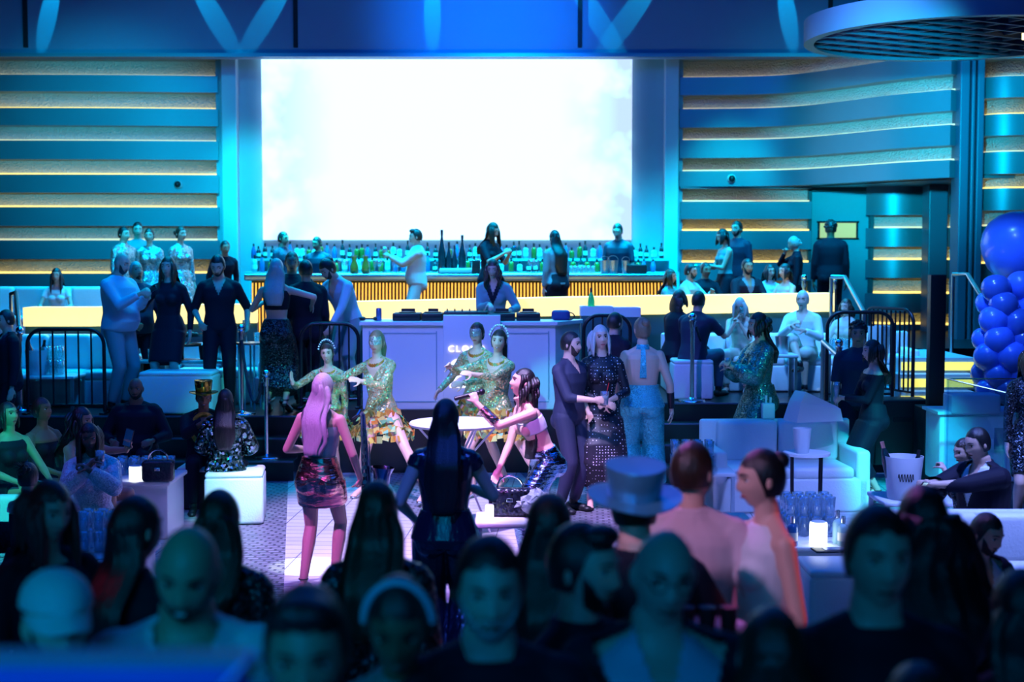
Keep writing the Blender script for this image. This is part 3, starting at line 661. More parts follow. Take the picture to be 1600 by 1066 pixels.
# handrails
def handrail(pts, label, posts):
    t = thing('handrail', label, 'handrail', (0, 0, 0)); g = G(); g.tube(pts, .028, 10); obj('rail', g, M['steel'], t)
    for p, zb in posts: g = G(); g.tube([p, (p[0], p[1], zb)], .024, 10); obj('post', g, M['steel'], t)
def q(px, py, Y): p = at(px, py, Y); return (p.x, p.y, p.z)
handrail([q(1299, 433, 18.4), q(1320, 433, 18.3), q(1350, 488, 17.0)], 'steel handrail with a bent end at the right end of the glowing ledge', [(q(1299, 433, 18.4), ZR), (q(1350, 488, 17.0), ZR)])
handrail([q(1489, 429, 18.4), q(1512, 429, 18.2), q(1540, 474, 17.0)], 'steel handrail above the yellow stairs beside the balloons', [(q(1489, 429, 18.4), Z2), (q(1540, 474, 17.0), .2)])
handrail([q(17, 460, 18.3), q(25, 457, 18.2), q(30, 512, 17.2)], 'steel handrail at the far left behind the man in the dark jacket', [(q(17, 460, 18.3), ZL), (q(30, 512, 17.2), ZL)])
handrail([q(1286, 534, 16.0), q(1312, 558, 15.3)], 'short steel stair handrail in front of the right railing', [(q(1286, 534, 16.0), .2), (q(1312, 558, 15.3), .0)])

# stanchions
def stanchion(loc, label, h=1.0, s=1.0):
    t = thing('rope_stanchion', label, 'stanchion', loc)
    g = G(); g.lathe([(.16, 0), (.16, .008), (.15, .02), (.04, .035), (.026, .05)], n=28); obj('base', g, M['chrome'], t)
    g = G(); g.tube([(0, 0, .04), (0, 0, h-.09)], .025, 14); obj('pole', g, M['chrome'], t)
    g = G(); g.lathe([(.034, h-.18), (.034, h-.10), (.045, h-.10), (.045, h-.09), (.02, h-.085)], n=16); obj('collar', g, M['chrome'], t)
    g = G(); g.ell((0, 0, h-.045), (.045, .045, .045)); obj('ball_finial', g, M['chrome'], t)
    g = G(); g.tube([(0, -.03, h-.13), (0, -.07, h-.13), (0, -.07, h-.18)], .008, 6); obj('rope_hook', g, M['chrome'], t)
    return t
def yz(px, pyb, z): return fl(px, pyb, z)
s1 = fl(417, 716, .22); stanchion(s1, 'chrome rope stanchion on the low step behind the blonde saxophone player')
s2 = fl(366, 655, ZL); stanchion((s2.x, 16.45, ZL), 'chrome rope stanchion further back behind the woman in the sequin jacket', 1.05)
s3 = V((gx(1081, 16.45, .9), 16.45, ZR)); stanchion(s3, 'chrome rope stanchion beside the white cube seat on the right terrace', 1.03)
s4 = V((gx(1189, 16.5, .9), 16.5, ZR)); stanchion(s4, 'chrome rope stanchion right behind the woman in the green sequin dress', 1.0)
stanchion((gx(1310, 15.1), 15.1, .0), 'chrome post left of the man with curly hair', 1.62)
stanchion((gx(1256, 19.5, 2), 19.5, Z2), 'chrome stanchion behind the glowing ledge left of the man in black at the door', 1.0)
stanchion((gx(1304, 19.5, 2), 19.5, Z2), 'chrome stanchion behind the glowing ledge at its right end', .98)
stanchion((gx(31, 16.95, 1.5), 16.95, ZL), 'chrome stanchion at the far left of the terrace', 1.0)
def rope(a, b, sag, label):
    g = G(); pts = []
    for k in range(17):
        u = k/16; p = V(a).lerp(V(b), u); p.z -= sag*4*u*(1-u); pts.append(p)
    g.tube(pts, .018, 8); tag(obj('barrier_rope', g, M['rope']), label, 'rope')
rope(s3+V((.04, 0, .88)), (gx(1108, 17.3), 17.3, 1.2), .02, 'dark barrier rope hanging from the stanchion beside the white cube seat')
rope(s1+V((-.04, 0, .86)), (s2.x, 16.45, ZL+.9), .45, 'dark barrier rope between the two chrome stanchions at the left steps')

# ------------------------------------------------------------------ lounge furniture
def cube_seat(loc, d, label, m=None, rz=0, name='cube_seat', cat='seat'):
    t = thing(name, label, cat, loc, rz)
    g = G(); g.box((0, 0, d[2]*.46), (d[0], d[1], d[2]*.90), bev=.03); obj('body', g, m or M['leather'], t)
    g = G(); g.box((0, 0, d[2]*.94), (d[0]*.985, d[1]*.985, d[2]*.12), bev=.035); obj('cushion', g, M['leather'], t)
    for sx in (-1, 1):
        for sy in (-1, 1): g = G(); g.lathe([(.02, 0), (.025, .02)], (sx*d[0]*.4, sy*d[1]*.4, -.0), n=8); obj('leg', g, M['black'], t)
    return t
cube_seat((gx(281, 16.6, .9), 16.62, ZL), (.86, .5, .50), 'large white leather cube seat on the left terrace')
cube_seat((gx(1081, 16.8, 1), 16.85, ZR), (.47, .47, .47), 'white leather cube seat on the right terrace under the men with their backs turned')
cube_seat((gx(367, 13.3, .3), 13.35, 0), (.54, .54, .49), 'glowing teal-white cube seat under the woman in the sequin jacket', rz=.12)
cube_seat((gx(1302, 9.4, .3), 9.40, 0), (.42, .5, .45), 'white leather cube seat in front of the glass covered table')
def sofa(loc, w_, d, h, label, rz=0, arms=True, sh=.42, m=None):
    t = thing('lounge_sofa', label, 'sofa', loc, rz); m = m or M['leather']
    g = G(); g.box((0, 0, sh*.4), (w_, d, sh*.8), bev=.03); obj('base', g, m, t)
    n_ = max(1, round(w_/.75)); wi = (w_-(.3 if arms else .0))/n_
    for k in range(n_):
        g = G(); g.box((-w_/2+(.15 if arms else 0)+wi*(k+.5), -.05, sh*.9), (wi*.98, d*.86, sh*.3), bev=.045); obj('seat_cushion', g, m, t)
        g = G(); g.box((-w_/2+(.15 if arms else 0)+wi*(k+.5), d*.36, (sh+h)/2), (wi*.98, .16, h-sh), bev=.05); obj('back_cushion', g, m, t)
    g = G(); g.box((0, d/2, h/2), (w_, .08, h), bev=.03); obj('back', g, m, t)
    if arms:
        for s in (-1, 1): g = G(); g.box((s*(w_/2-.07), 0, h*.36), (.14, d, h*.72), bev=.04); obj('armrest', g, m, t)
    return t
xx = lambda px, Y, z=1.2: gx(px, Y, z)
sofa((xx(105, 17.6), 17.55, ZL), 1.9, .6, .86, 'white sofa on the left terrace behind the black railing')
sofa((xx(345, 17.9), 17.85, ZL), 1.3, .45, .74, 'white sofa behind the standing guests on the left terrace')
sofa((xx(1180, 17.9), 17.95, ZR), 2.3, .7, .70, 'long white sofa below the glowing ledge on the right terrace')
sofa((xx(1388, 17.9), 18.1, ZR), .75, .6, .72, 'short white sofa behind the right railing')
sofa((xx(110, 19.9), 19.8, Z2), 3.2, .6, .82, 'turquoise lit bench behind the seated long haired woman at the left', sh=.4, arms=False)
sofa((xx(1215, 14.4, .5), 14.1, 0), 1.55, .75, .84, 'teal lit white sofa behind the round side table', rz=.06)
sofa((xx(-12, 11.8, .5), 12.1, 0), .9, 1.5, .72, 'teal glowing sofa at the left edge of the picture', rz=PI/2)
sofa((xx(1573, 9.0, .5), 9.3, 0), 1.5, .8, .76, 'white sofa at the right behind the bearded man', rz=0)
# pillow / towel box on the teal sofa
t = thing('folded_towel', 'white draped towel stack glowing on the teal lit sofa', 'towel', (xx(1277, 14.0, .9), 14.12, .86), .35)
g = G(); g.loft([[V((-.28, -.12, 0)), V((.24, -.14, 0)), V((.24, .14, 0)), V((-.28, .14, 0))], [V((-.22, -.1, .20)), V((.22, -.12, .12)), V((.22, .12, .12)), V((-.22, .12, .20))], [V((-.16, -.09, .30)), V((.18, -.1, .15)), V((.18, .1, .15)), V((-.16, .11, .30))]]); obj('folds', g, M['leather'], t, False)
def low_table(loc, w_, d, h, label, m=None, skirt=False):
    t = thing('low_table', label, 'table', loc)
    g = G(); g.box((0, 0, h-.02), (w_, d, .04), bev=.012); obj('table_top', g, m or M['white'], t)
    if skirt: g = G(); g.box((0, 0, (h-.04)/2), (w_*.92, d*.9, h-.04), bev=.01); obj('plinth', g, m or M['white'], t)
    else:
        for sx in (-1, 1):
            for sy in (-1, 1): g = G(); g.box((sx*(w_/2-.03), sy*(d/2-.03), (h-.04)/2), (.035, .035, h-.04)); obj('leg', g, M['steel'], t)
    return t
TL = low_table((xx(215, 12.7, .5), 12.75, 0), .72, .7, .52, 'low white table with glasses between the seated women and the bald man', skirt=True)
low_table((xx(140, 9.55, .5), 9.6, 0), .75, .8, .47, 'low white table with stacked glasses in front of the woman in the pale sweater', skirt=True)
low_table((xx(287, 17.2, 1), 17.3, ZL), 1.2, .4, .58, 'low table with buckets and glasses on the left terrace')
low_table((xx(70, 17.0, 1), 17.0, ZL), .85, .5, .42, 'low table with a champagne bucket behind the left railing')
low_table((xx(1100, 13.6, .5), 13.6, 0), .55, .5, .45, 'low table with rows of glasses behind the woman in turquoise trousers')
low_table((xx(1305, 10.25, .4), 10.3, 0), 1.05, .75, .45, 'white table crowded with glasses and a candle lamp at the right', skirt=True)
low_table((xx(1215, 17.0, 1), 17.0, ZR), .42, .4, .52, 'small dark framed table holding a steel bucket on the right terrace')
low_table((xx(806, 10.8, .4), 10.80, 0), .62, .5, .50, 'white low table with a black bag in front of the singer')
low_table((xx(1440, 12.2, .4), 12.2, 0), .8, .6, .42, 'white low table under the champagne bucket at the right')
low_table((xx(1100, 9.3, .4), 9.5, 0), .7, .6, .72, 'white table behind the woman with the hair bun', skirt=True)
def round_table(loc, r, h, label, nleg=4, name='side_table', m=None, mleg=None, legr=.012):
    t = thing(name, label, 'table', loc)
    g = G(); g.lathe([(.001, h-.025), (r, h-.025), (r, h), (.001, h)], n=40, cap=False); obj('table_top', g, m or M['white'], t)
    for k in range(nleg):
        a = 2*PI*(k+.4)/nleg; g = G(); g.tube([(r*.82*math.cos(a), r*.82*math.sin(a), 0), (r*.86*math.cos(a), r*.86*math.sin(a), h-.02)], legr, 8); obj('leg', g, mleg or M['blackmetal'], t)
    return t
round_table((xx(1262, 13.0, .7), 13.05, 0), .215, .69, 'round side table on dark legs holding a frosted ice bucket')
hp = V((xx(714, 12.7, 1), 12.7, 0)); ht = thing('high_table', 'round white high table between the dancers and the woman in black', 'table', hp)
g = G(); g.lathe([(.001, .98), (.42, .98), (.43, 1.0), (.42, 1.015), (.001, 1.015)], n=48, cap=False); obj('table_top', g, M['white'], ht)
for k in range(6):
    a = 2*PI*k/6; g = G(); g.tube([(.36*math.cos(a), .36*math.sin(a), .98), (.05*math.cos(a+.6), .05*math.sin(a+.6), .62), (.30*math.cos(a+1.2), .30*math.sin(a+1.2), 0)], .010, 8); obj('leg', g, M['white'], ht)
round_table((xx(1578, 6.9, .5), 7.6, 0), .16, .55, 'round wooden side table beside the bearded man', 3, m=mat('light_wood', (.45, .28, .16), .5), mleg=mat('light_wood_leg', (.4, .25, .14), .5), legr=.018)
round_table((xx(392, 17.0, 1.2), 17.1, ZL), .19, .80, 'round grey pedestal table with a wine glass on the left terrace', 8, m=M['steel'], mleg=M['teal'])
round_table((xx(43, 10.6, .5), 10.7, 0), .18, .60, 'small teal lit side table at the far left', 4)

def bucket(loc, r, h, label, m=None, name='ice_bucket', ht_=True):
    t = thing(name, label, 'bucket', loc)
    g = G(); g.lathe([(r*.72, 0), (r*.76, .01), (r, h), (r-.008, h), (r*.70, .02), (.001, .02)], n=24, cap=False); obj('body', g, m or M['bucket'], t)
    g = G(); g.ell((0, 0, h*.62), (r*.80, r*.80, h*.2)); obj('ice', g, M['glass'], t)
    return t
bucket((xx(1253, 13.0, .8), 13.0, .69), .085, .23, 'frosted white ice bucket on the round side table')
cb = bucket((xx(1411, 12.1, .6), 12.1, .42), .17, .37, 'big white champagne bucket with printed scrollwork holding bottles', M['white'])
g = G()
for k in range(26):
    a = -2.2+k*.05; z = .18+.05*math.sin(k*1.3)
g.tube([(.155*math.cos(-2.1+k*.022), .155*math.sin(-2.1+k*.022), .2+.035*math.sin(k*.9)) for k in range(40)], .003, 5)
obj('scroll_print', g, M['seam'], cb)
b_ = bottle('champagne_bottle', P_champ, Mb[0], 'dark champagne bottle with pink foil leaning in the big bucket', mat('pink_foil', (.8, .35, .3), .3, .6)); b_.location = (xx(1392, 12.1, .7), 12.1, .60); b_.rotation_euler = (0, -.25, 0)
b_ = bottle('champagne_bottle', P_champ, Mb[0], 'dark champagne bottle standing at the right of the big bucket'); b_.location = (xx(1428, 12.1, .7), 12.12, .52); b_.rotation_euler = (0, .15, 0)
bucket((xx(60, 17.0, 1.2), 16.95, ZL+.42), .14, .30, 'white champagne bucket with dark bottles behind the left railing')
for dx, lb in ((-.05, 'left dark bottle in the bucket behind the left railing'), (.05, 'right dark bottle in the bucket behind the left railing')):
    b_ = bottle('champagne_bottle', P_champ, Mb[0], lb); b_.location = (xx(60, 17.0, 1.2)+dx, 16.95, ZL+.52); b_.rotation_euler = (0, dx*3, 0)
bucket((xx(1222, 17.0, 1.2), 17.0, ZR+.52), .09, .21, 'steel ice bucket on the small table of the right terrace', M['steel'])
bucket((xx(344, 17.3, 1.2), 17.3, ZL+.58), .08, .20, 'steel bucket at the right of the left terrace table', M['steel'])
bucket((xx(320, 17.3, 1.2), 17.3, ZL+.58), .075, .17, 'dark bucket in the middle of the left terrace table', M['blackmetal'])
bucket((xx(1387, 16.9, 1.3), 17.3, ZR+.42), .14, .42, 'tall pale bucket with a draped napkin behind the right railing')
t = thing('napkin_bucket', 'small white napkin holder on the back of the teal lit sofa', 'holder', (xx(1204, 14.3, .9), 14.45, .84)); g = G(); g.box((0, 0, .08), (.13, .1, .16), bev=.015); obj('body', g, M['white'], t); g = G(); g.tube([(-.02, 0, .15), (-.02, 0, .24)], .012, 8); g.tube([(.025, 0, .15), (.025, 0, .22)], .012, 8); obj('pump', g, M['white'], t)
t = thing('wine_bucket', 'square white bucket with a dark strap on the right sofa', 'bucket', (xx(1545, 8.3, .8), 8.85, .44)); g = G(); g.loft([[V((sx*w_, sy*w_, z)) for sx, sy in ((-1, -1), (1, -1), (1, 1), (-1, 1))] for w_, z in ((.085, 0), (.105, .24))]); obj('body', g, M['white'], t); g = G(); g.box((.085, -.1, .12), (.015, .015, .22)); obj('strap', g, M['black'], t)

# glasses in groups
def glass_grid(cx_, cy_, z, nx, ny, dx, dy, label, group, kind='tumbler', s=1.0, stack=1):
    for i in range(nx):
        for j in range(ny):
            for k in range(stack):
                gobj(kind, (cx_+(i-(nx-1)/2)*dx, cy_+(j-(ny-1)/2)*dy, z+k*.122*s), label % (', '.join([nth(i+1)+' from left']+([nth(j+1)+' row'] if ny > 1 else [])+([('upper' if k else 'lower')] if stack > 1 else []))), group, s=s)
glass_grid(xx(208, 12.7)-.02, 12.78, .52, 5, 1, .115, .13, 'tall glass on the left low table near the bald man, %s', 'tall glasses on the left low table', s=1.25)
glass_grid(xx(215, 12.7), 12.93, .52, 5, 2, .11, .12, 'shorter glass behind the tall ones on the left low table, %s', 'upper glasses on the left low table', s=1.2)
glass_grid(xx(148, 9.6), 9.72, .47, 3, 2, .10, .11, 'glass stacked before the woman in the pale sweater, %s', 'stacked glasses in the left foreground', s=1.15, stack=2)
glass_grid(xx(1082, 13.6), 13.6, .45, 4, 2, .11, .12, 'glass on the table behind the turquoise trousers, %s', 'glasses on the middle low table', s=1.15, stack=2)
glass_grid(xx(1268, 10.3), 10.42, .45, 4, 3, .095, .11, 'tall glass behind the right candle lamp, %s', 'tall glasses on the right white table', s=1.2, stack=2)
glass_grid(xx(255, 17.3), 17.35, ZL+.58, 4, 2, .1, .1, 'glass on the left terrace table, %s', 'glasses on the left terrace table', s=1.1)
glass_grid(xx(84, 17.0), 17.0, ZL+.42, 3, 2, .09, .1, 'glass beside the bucket behind the left railing, %s', 'glasses behind the left railing', s=1.4, stack=2)
glass_grid(xx(1320, 16.9), 17.1, ZR+.55, 3, 2, .09, .1, 'glass on the table behind the right railing, %s', 'glasses behind the right railing', s=1.2)
low_table((xx(1320, 16.9), 17.1, ZR), .4, .3, .55, 'low table with glasses behind the right railing')
gobj('wine', (xx(384, 17.0, 1.5), 17.05, ZL+.80), 'big wine glass on the round grey pedestal table', s=1.3)
gobj('tumbler', (xx(399, 17.0, 1.5), 17.1, ZL+.80), 'small glass right of the wine glass on the pedestal table')
# food stand on the terrace table
t = thing('tiered_stand', 'dark two tier snack stand on the left terrace table', 'snack stand', (xx(283, 17.3, 1.5), 17.35, ZL+.58))
g = G(); g.lathe([(.02, 0), (.02, .30)], n=10); obj('stem', g, M['blackmetal'], t)
for z, r in ((.16, .22), (.28, .24)): g = G(); g.lathe([(.001, z), (r, z), (r+.02, z+.03), (r, z+.012), (.001, z+.012)], n=24, cap=False); obj('tray', g, M['black'], t)
g = G()
for k in range(14): a = k*2.4; r = .03+.012*k; g.ell((r*math.cos(a), r*math.sin(a), .31), (.03, .025, .02), nu=8, nv=6)
o = obj('snacks', g, mat('snack', (.55, .25, .2), .6), t); o['kind'] = 'stuff'
# candle lamps
def candle(loc, r, h, label):
    t = thing('candle_lamp', label, 'lamp', loc); g = G(); g.lathe([(r*.96, 0), (r, .01), (r, h-.015), (r*.9, h)], n=28); obj('glowing_shade', g, M['candle'], t)
    g = G(); g.lathe([(r*.9, h), (r*.8, h+.004)], n=24); obj('rim', g, M['white'], t)
    return t
candle((xx(1280, 9.95, .5), 9.98, .45), .062, .17, 'glowing white candle lamp on the right table among the glasses')
candle((xx(210, 12.4, .6), 12.45, .52), .06, .13, 'glowing white candle lamp on the low table beside the black bag')
candle((xx(765, 10.7, .5), 10.66, .50), .032, .12, 'slim glowing candle lamp next to the black bag in front of the singer')
for px, c_, lb in ((1239, Mb[3], 'small mixer bottle with a dark label left of the candle lamp'), (1318, M['bottleclear'], 'small clear mixer bottle right of the candle lamp')):
    b_ = bottle('mixer_bottle', P_spirit, c_, lb, M['chrome'], (.0465, .05, .13)); b_.location = (xx(px, 9.95, .5), 9.97, .45); b_.scale = (.85, .85, .75)
b_ = bottle('mixer_bottle', P_spirit, M['bottleclear'], 'taller clear mixer bottle behind the right of the candle lamp', M['chrome']); b_.location = (xx(1306, 10.1, .5), 10.05, .45); b_.scale = (.8, .8, .85)
gobj('tumbler', (xx(1333, 9.95, .5), 9.97, .45), 'wide glass with a blue drink at the right end of the white table', s=1.1)
t = thing('card_holder', 'dark menu folder lying on the right table beside the candle lamp', 'menu', (xx(1312, 9.75), 9.78, .452), .1); g = G(); g.box((0, 0, .008), (.34, .14, .014), bev=.004); obj('cover', g, M['black'], t); g = G(); g.box((0, 0, .017), (.2, .08, .003)); obj('page', g, M['can'], t)
t = thing('card_holder', 'dark folder lying in front of the stacked glasses at the left', 'menu', (xx(150, 9.2), 9.28, .472), .4); g = G(); g.box((0, 0, .008), (.3, .18, .014), bev=.004); obj('cover', g, M['black'], t); g = G(); g.box((0.05, 0, .017), (.14, .08, .003)); obj('page', g, M['white'], t)
# handbags
def handbag(loc, w_, h, label, m, rz=0):
    t = thing('handbag', label, 'bag', loc, rz)
    g = G(); g.box((0, 0, h/2), (w_, .13, h), bev=.035); obj('body', g, m, t)
    g = G(); g.tube([(-w_*.3+0*.1, -.0, h)]+[(w_*.3*-math.cos(a), 0, h+.09*math.sin(a)) for a in [PI*k/10 for k in range(1, 10)]]+[(w_*.3, 0, h)], .008, 8); obj('handle', g, M['chrome'], t)
    g = G(); g.box((0, -.068, h*.6), (.05, .01, .03), bev=.004); obj('clasp', g, M['chrome'], t)
    return t
handbag((xx(242, 12.3, .6), 12.42, .52), .28, .19, 'black quilted handbag on the left low table', mat('quilted', (.015, .015, .03), .25, bump=.6, bscale=30), .1)
handbag((xx(797, 10.8, .6), 10.86, .50), .33, .22, 'large black studded bag on the table in front of the singer', sequin('studded', (.006, .006, .012), (.03, .04, .08), 60, .25, .5, .4), -.05)
# crumpled plastic wrap
g = G(); rr = random.Random(3)
pts = []
for i in range(11):
    row = []
    for j in range(20):
        a = 2*PI*j/20; t_ = i/10; r = .19*math.sin(PI*t_*.92+.12)*(1+.28*rr.uniform(-1, 1))
        row.append(V((r*math.cos(a), r*.8*math.sin(a), .02+.20*t_+.02*rr.uniform(-1, 1))))
    pts.append(row)
g.loft(pts); o = obj('plastic_wrap', g, mat('crinkled_wrap', (.7, .75, .85), .12, .3, bump=1, bscale=30), None, False); o.location = (xx(838, 10.75, .6), 10.82, .49); o.scale = (.8, .6, 1)
tag(o, 'crumpled clear wrap on the table to the right of the black studded bag', 'wrap')
# case under the railing, speaker column
g = G(); x0, x1 = gx(1386, 15.6, .5), gx(1430, 15.6, .5)
t = thing('equipment_case', 'black equipment case below the right railing', 'case', ((x0+x1)/2, 15.75, .2)); g.box((0, 0, .36), (x1-x0+.3, .4, .72), bev=.02); obj('body', g, M['black'], t); g = G(); g.box((0, -.205, .5), (.2, .02, .04)); obj('latch', g, M['blackmetal'], t)
t = thing('column_speaker', 'tall black column speaker on its bass box at the right', 'speaker', (gx(1458, 15.2, .6), 15.3, .2))
g = G(); g.box((0, 0, .34), (.25, .4, .68), bev=.012); obj('bass_box', g, M['black'], t)
g = G(); g.box((.035, -.02, .72+.67), (.165, .14, 1.42), bev=.01); obj('column', g, M['black'], t)
g = G(); g.box((0, -.2, .34), (.22, .01, .62)); obj('grille', g, M['blackmetal'], t)
# glass booth
t = thing('glass_screen', 'clear glass screen in front of the balloons at the right edge', 'glass panel', (0, 0, 0))
A, B, C_ = V((gx(1479, 13.6, 1), 13.6, 0)), V((gx(1571, 12.2, 1), 12.2, 0)), V((gx(1700, 13.6, 1), 13.6, 0)); zg = gz(592, 13.6)
def panel(a, b, nm):
    d = b-a; g = G(); g.box(((a+b)/2+V((0, 0, zg/2+.1))), (d.length, .012, zg-.2), rot=math.atan2(d.y, d.x)); obj(nm, g, M['glasspanel'], t)
    g = G(); g.tube([a+V((0, 0, zg)), b+V((0, 0, zg))], .008, 6); o = obj('edge', g, M['chrome'], t)
panel(A, B, 'pane'); panel(A, C_, 'pane')
for p in (A, B): g = G(); g.box(p+V((0, 0, zg/2)), (.03, .03, zg)); obj('corner_post', g, M['glasspanel'], t)
t = thing('reception_desk', 'pale stepped desk seen through the glass screen', 'desk', (gx(1560, 14.5, .6), 14.6, .2)); g = G(); g.box((0, 0, .35), (1.3, .5, .7), bev=.02); g.box((-.3, -.15, .8), (.5, .3, .2), bev=.02); obj('body', g, M['white'], t); g = G(); g.box((.1, -.27, .45), (.4, .02, .22)); obj('front_panel', g, M['can'], t); g = G(); g.box((0, 0, .71), (1.36, .56, .03)); obj('top', g, M['leather'], t)
# balloons
bal = None
B_ = [(1592, 388, 16.9, .44), (1556, 452, 16.2, .155), (1596, 447, 16.3, .16), (1543, 475, 16.7, .13), (1568, 478, 16.0, .155), (1608, 480, 16.3, .15), (1553, 502, 16.0, .16), (1590, 506, 15.9, .165), (1537, 531, 16.5, .13), (1561, 532, 15.8, .155), (1600, 533, 15.9, .16), (1545, 559, 16.0, .16), (1581, 558, 15.7, .165), (1537, 585, 16.4, .14), (1560, 588, 15.9, .15), (1597, 584, 15.8, .16), (1575, 612, 15.8, .15), (1612, 610, 15.9, .15), (1545, 612, 16.1, .14)]
BLAB = ['giant round blue balloon on top of the balloon column', 'topmost small balloon on the left under the giant one', 'topmost small balloon at the picture edge under the giant one']
bcount = {}
for i, (px, py, Y, r) in enumerate(B_):
    r = r*1.07 if i else r; p = at(px, py, Y*.4+16.05*.6 if i else Y); m_ = M['balloon'] if i % 3 != 1 or i == 0 else M['balloon2']
    t = thing('balloon', BLAB[i] if i < 3 else '%s blue balloon of the column, %s from its top' % ('darker' if m_ is M['balloon2'] else 'bright', nth(i+1)), 'balloon', p, 0, None if i < 3 else ('dark balloons of the column' if m_ is M['balloon2'] else 'bright balloons of the column'))
    g = G(); g.lathe([(.001, -1.08), (.18, -1.02), (.5, -.84), (.8, -.55), (.95, -.2), (1, .1), (.95, .4), (.8, .68), (.55, .88), (.25, .98), (.001, 1.0)], n=28, cap=False)
    g.v = [(x*r, y*r, z*r) for x, y, z in g.v]; o = obj('skin', g, m_, t)
    g = G(); g.lathe([(.001, -1.14*r), (.06*r, -1.14*r), (.02*r, -1.07*r)], n=8); obj('knot', g, m_, t)
# blue balustrade in front of the camera, with a steel handrail end
g = G(); z_ = gz(1034, 1.9); a = gx(-60, 1.9, z_); b = gx(392, 1.9, z_)
t = thing('balustrade_panel', 'blue lit balustrade panel along the bottom left corner', 'balustrade', ((a+b)/2, 1.9, 0)); g.box((0, 0, z_/2), (b-a, .04, z_), bev=.008); obj('panel', g, mat('blue_acrylic', (.03, .20, .85), .35), t)
g = G(); g.box((0, 0, z_+.006), (b-a, .05, .012)); obj('top_edge', g, M['teal'], t)
g = G(); p0 = at(396, 1030, 1.9); p1 = at(352, 1075, 1.8); g.tube([p0, p1, (p1.x-.02, 1.8, 0)], .011, 10); tag(obj('handrail_end', g, M['chrome']), 'short shiny handrail end at the bottom left beside the blue panel', 'handrail')
# ================================================================== PEOPLE
SK = {'light': (.72, .44, .34), 'tan': (.50, .28, .18), 'brown': (.26, .12, .075), 'dark': (.10, .045, .03)}
def skinmat(n, c):
    return mat('skin_'+n, c, .48, bump=.03, bscale=120, sheen=.1)
for n_, c_ in SK.items(): M['skin_'+n_] = skinmat(n_, c_)
def hairmat(n, c, r=.38): M['hair_'+n] = mat('hair_'+n, c, r, bump=.35, bscale=24, stretch=(6, 6, .6), vary=.35, spec=.7)
for n_, c_ in {'black': (.008, .008, .010), 'brown': (.035, .018, .010), 'red': (.16, .02, .018), 'blonde': (.52, .50, .48), 'grey': (.35, .35, .36), 'ash': (.20, .14, .09)}.items(): hairmat(n_, c_)
M['eye'] = mat('eye_white', (.75, .75, .75), .15); M['iris'] = mat('iris', (.01, .008, .006), .1); M['lip'] = mat('lip', (.42, .08, .09), .35); M['lipdark'] = mat('lip_dark', (.2, .06, .05), .4)
def cloth(n, c, r=.75, **k): M[n] = mat(n, c, r, bump=k.pop('bump', .5), bscale=k.pop('bscale', 5.5), stretch=k.pop('stretch', (1, 1, .55)), **k); return M[n]
cloth('c_black', (.007, .006, .020), spec=.3); cloth('c_navy', (.015, .022, .06)); cloth('c_white', (.72, .74, .76)); cloth('c_ltblue', (.38, .55, .72)); cloth('c_pink', (.70, .52, .56)); cloth('c_grey', (.20, .23, .26)); cloth('c_jeans', (.05, .10, .20)); cloth('c_teal', (.12, .35, .38)); cloth('c_cream', (.60, .58, .50)); cloth('c_stone', (.18, .26, .32))
M['pattern'] = mat('patterned_shirt', (.45, .60, .68), .7, bump=.5, bscale=9, vary=.55)
M['satin'] = mat('black_satin', (.012, .014, .03), .22, bump=.8, bscale=9, stretch=(1.6, 1.6, .4), coat=.3)
M['rose_foil'] = foil('rose_gold_foil', (1.0, .48, .42), .20, 9, .9, (.8, .8, 2.6)); M['holo_foil'] = foil('holographic_foil', (.45, .62, .85), .12, 11, 1.0, (.8, .8, 2.4))
M['seq_green'] = sequin('sequin_gold_green', (1.0, .50, .25), (.20, .85, .50), 105, .24, 1.2, .62, (.9, .85, .40)); M['seq_dark'] = sequin('sequin_dark_green', (.03, .10, .09), (.22, .50, .44), 150, .3, .8, .8)
M['seq_black'] = sequin('sequin_black', (.006, .006, .01), (.10, .14, .18), 110, .3, .9, .6, (.012, .014, .02)); M['seq_silver'] = sequin('sequin_silver', (.25, .35, .38), (.7, .8, .8), 95, .35, .8, .8); M['seq_teal'] = sequin('sequin_teal', (.03, .36, .44), (.15, .85, .95), 120, .3, .8, .45)
M['sparkle'] = sequin('sparkly_knit', (.62, .60, .66), (.9, .9, .95), 130, .5, .7, .25)
M['flake'] = sequin('mirror_flake', (1.0, .28, .06), (.3, .9, .45), 16, .14, .9, .55, (1.0, .8, .15)); M['goldhat'] = sequin('gold_black_hat', (.9, .6, .05), (.02, .02, .02), 16, .2, .4, .7); M['bluehat'] = mat('metallic_blue_hat', (.12, .42, .62), .28, .65)
M['stud'] = mat('stud', (.8, .8, .85), .2, .8)
def dots():
    m, N, L, b = nodes('dotted_cloth'); tc = N.new('ShaderNodeTexCoord'); v = N.new('ShaderNodeTexVoronoi'); v.inputs['Scale'].default_value = 36; v.inputs['Randomness'].default_value = .25
    L.new(tc.outputs['Object'], v.inputs['Vector']); k = N.new('ShaderNodeMath'); k.operation = 'LESS_THAN'; k.inputs[1].default_value = .20; L.new(v.outputs['Distance'], k.inputs[0])
    mx = N.new('ShaderNodeMix'); mx.data_type = 'RGBA'; mx.inputs[6].default_value = (.010, .010, .02, 1); mx.inputs[7].default_value = (.9, .85, .9, 1); L.new(k.outputs[0], mx.inputs[0]); L.new(mx.outputs[2], b.inputs['Base Color']); b.inputs['Roughness'].default_value = .5; return m
M['c_dots'] = dots()

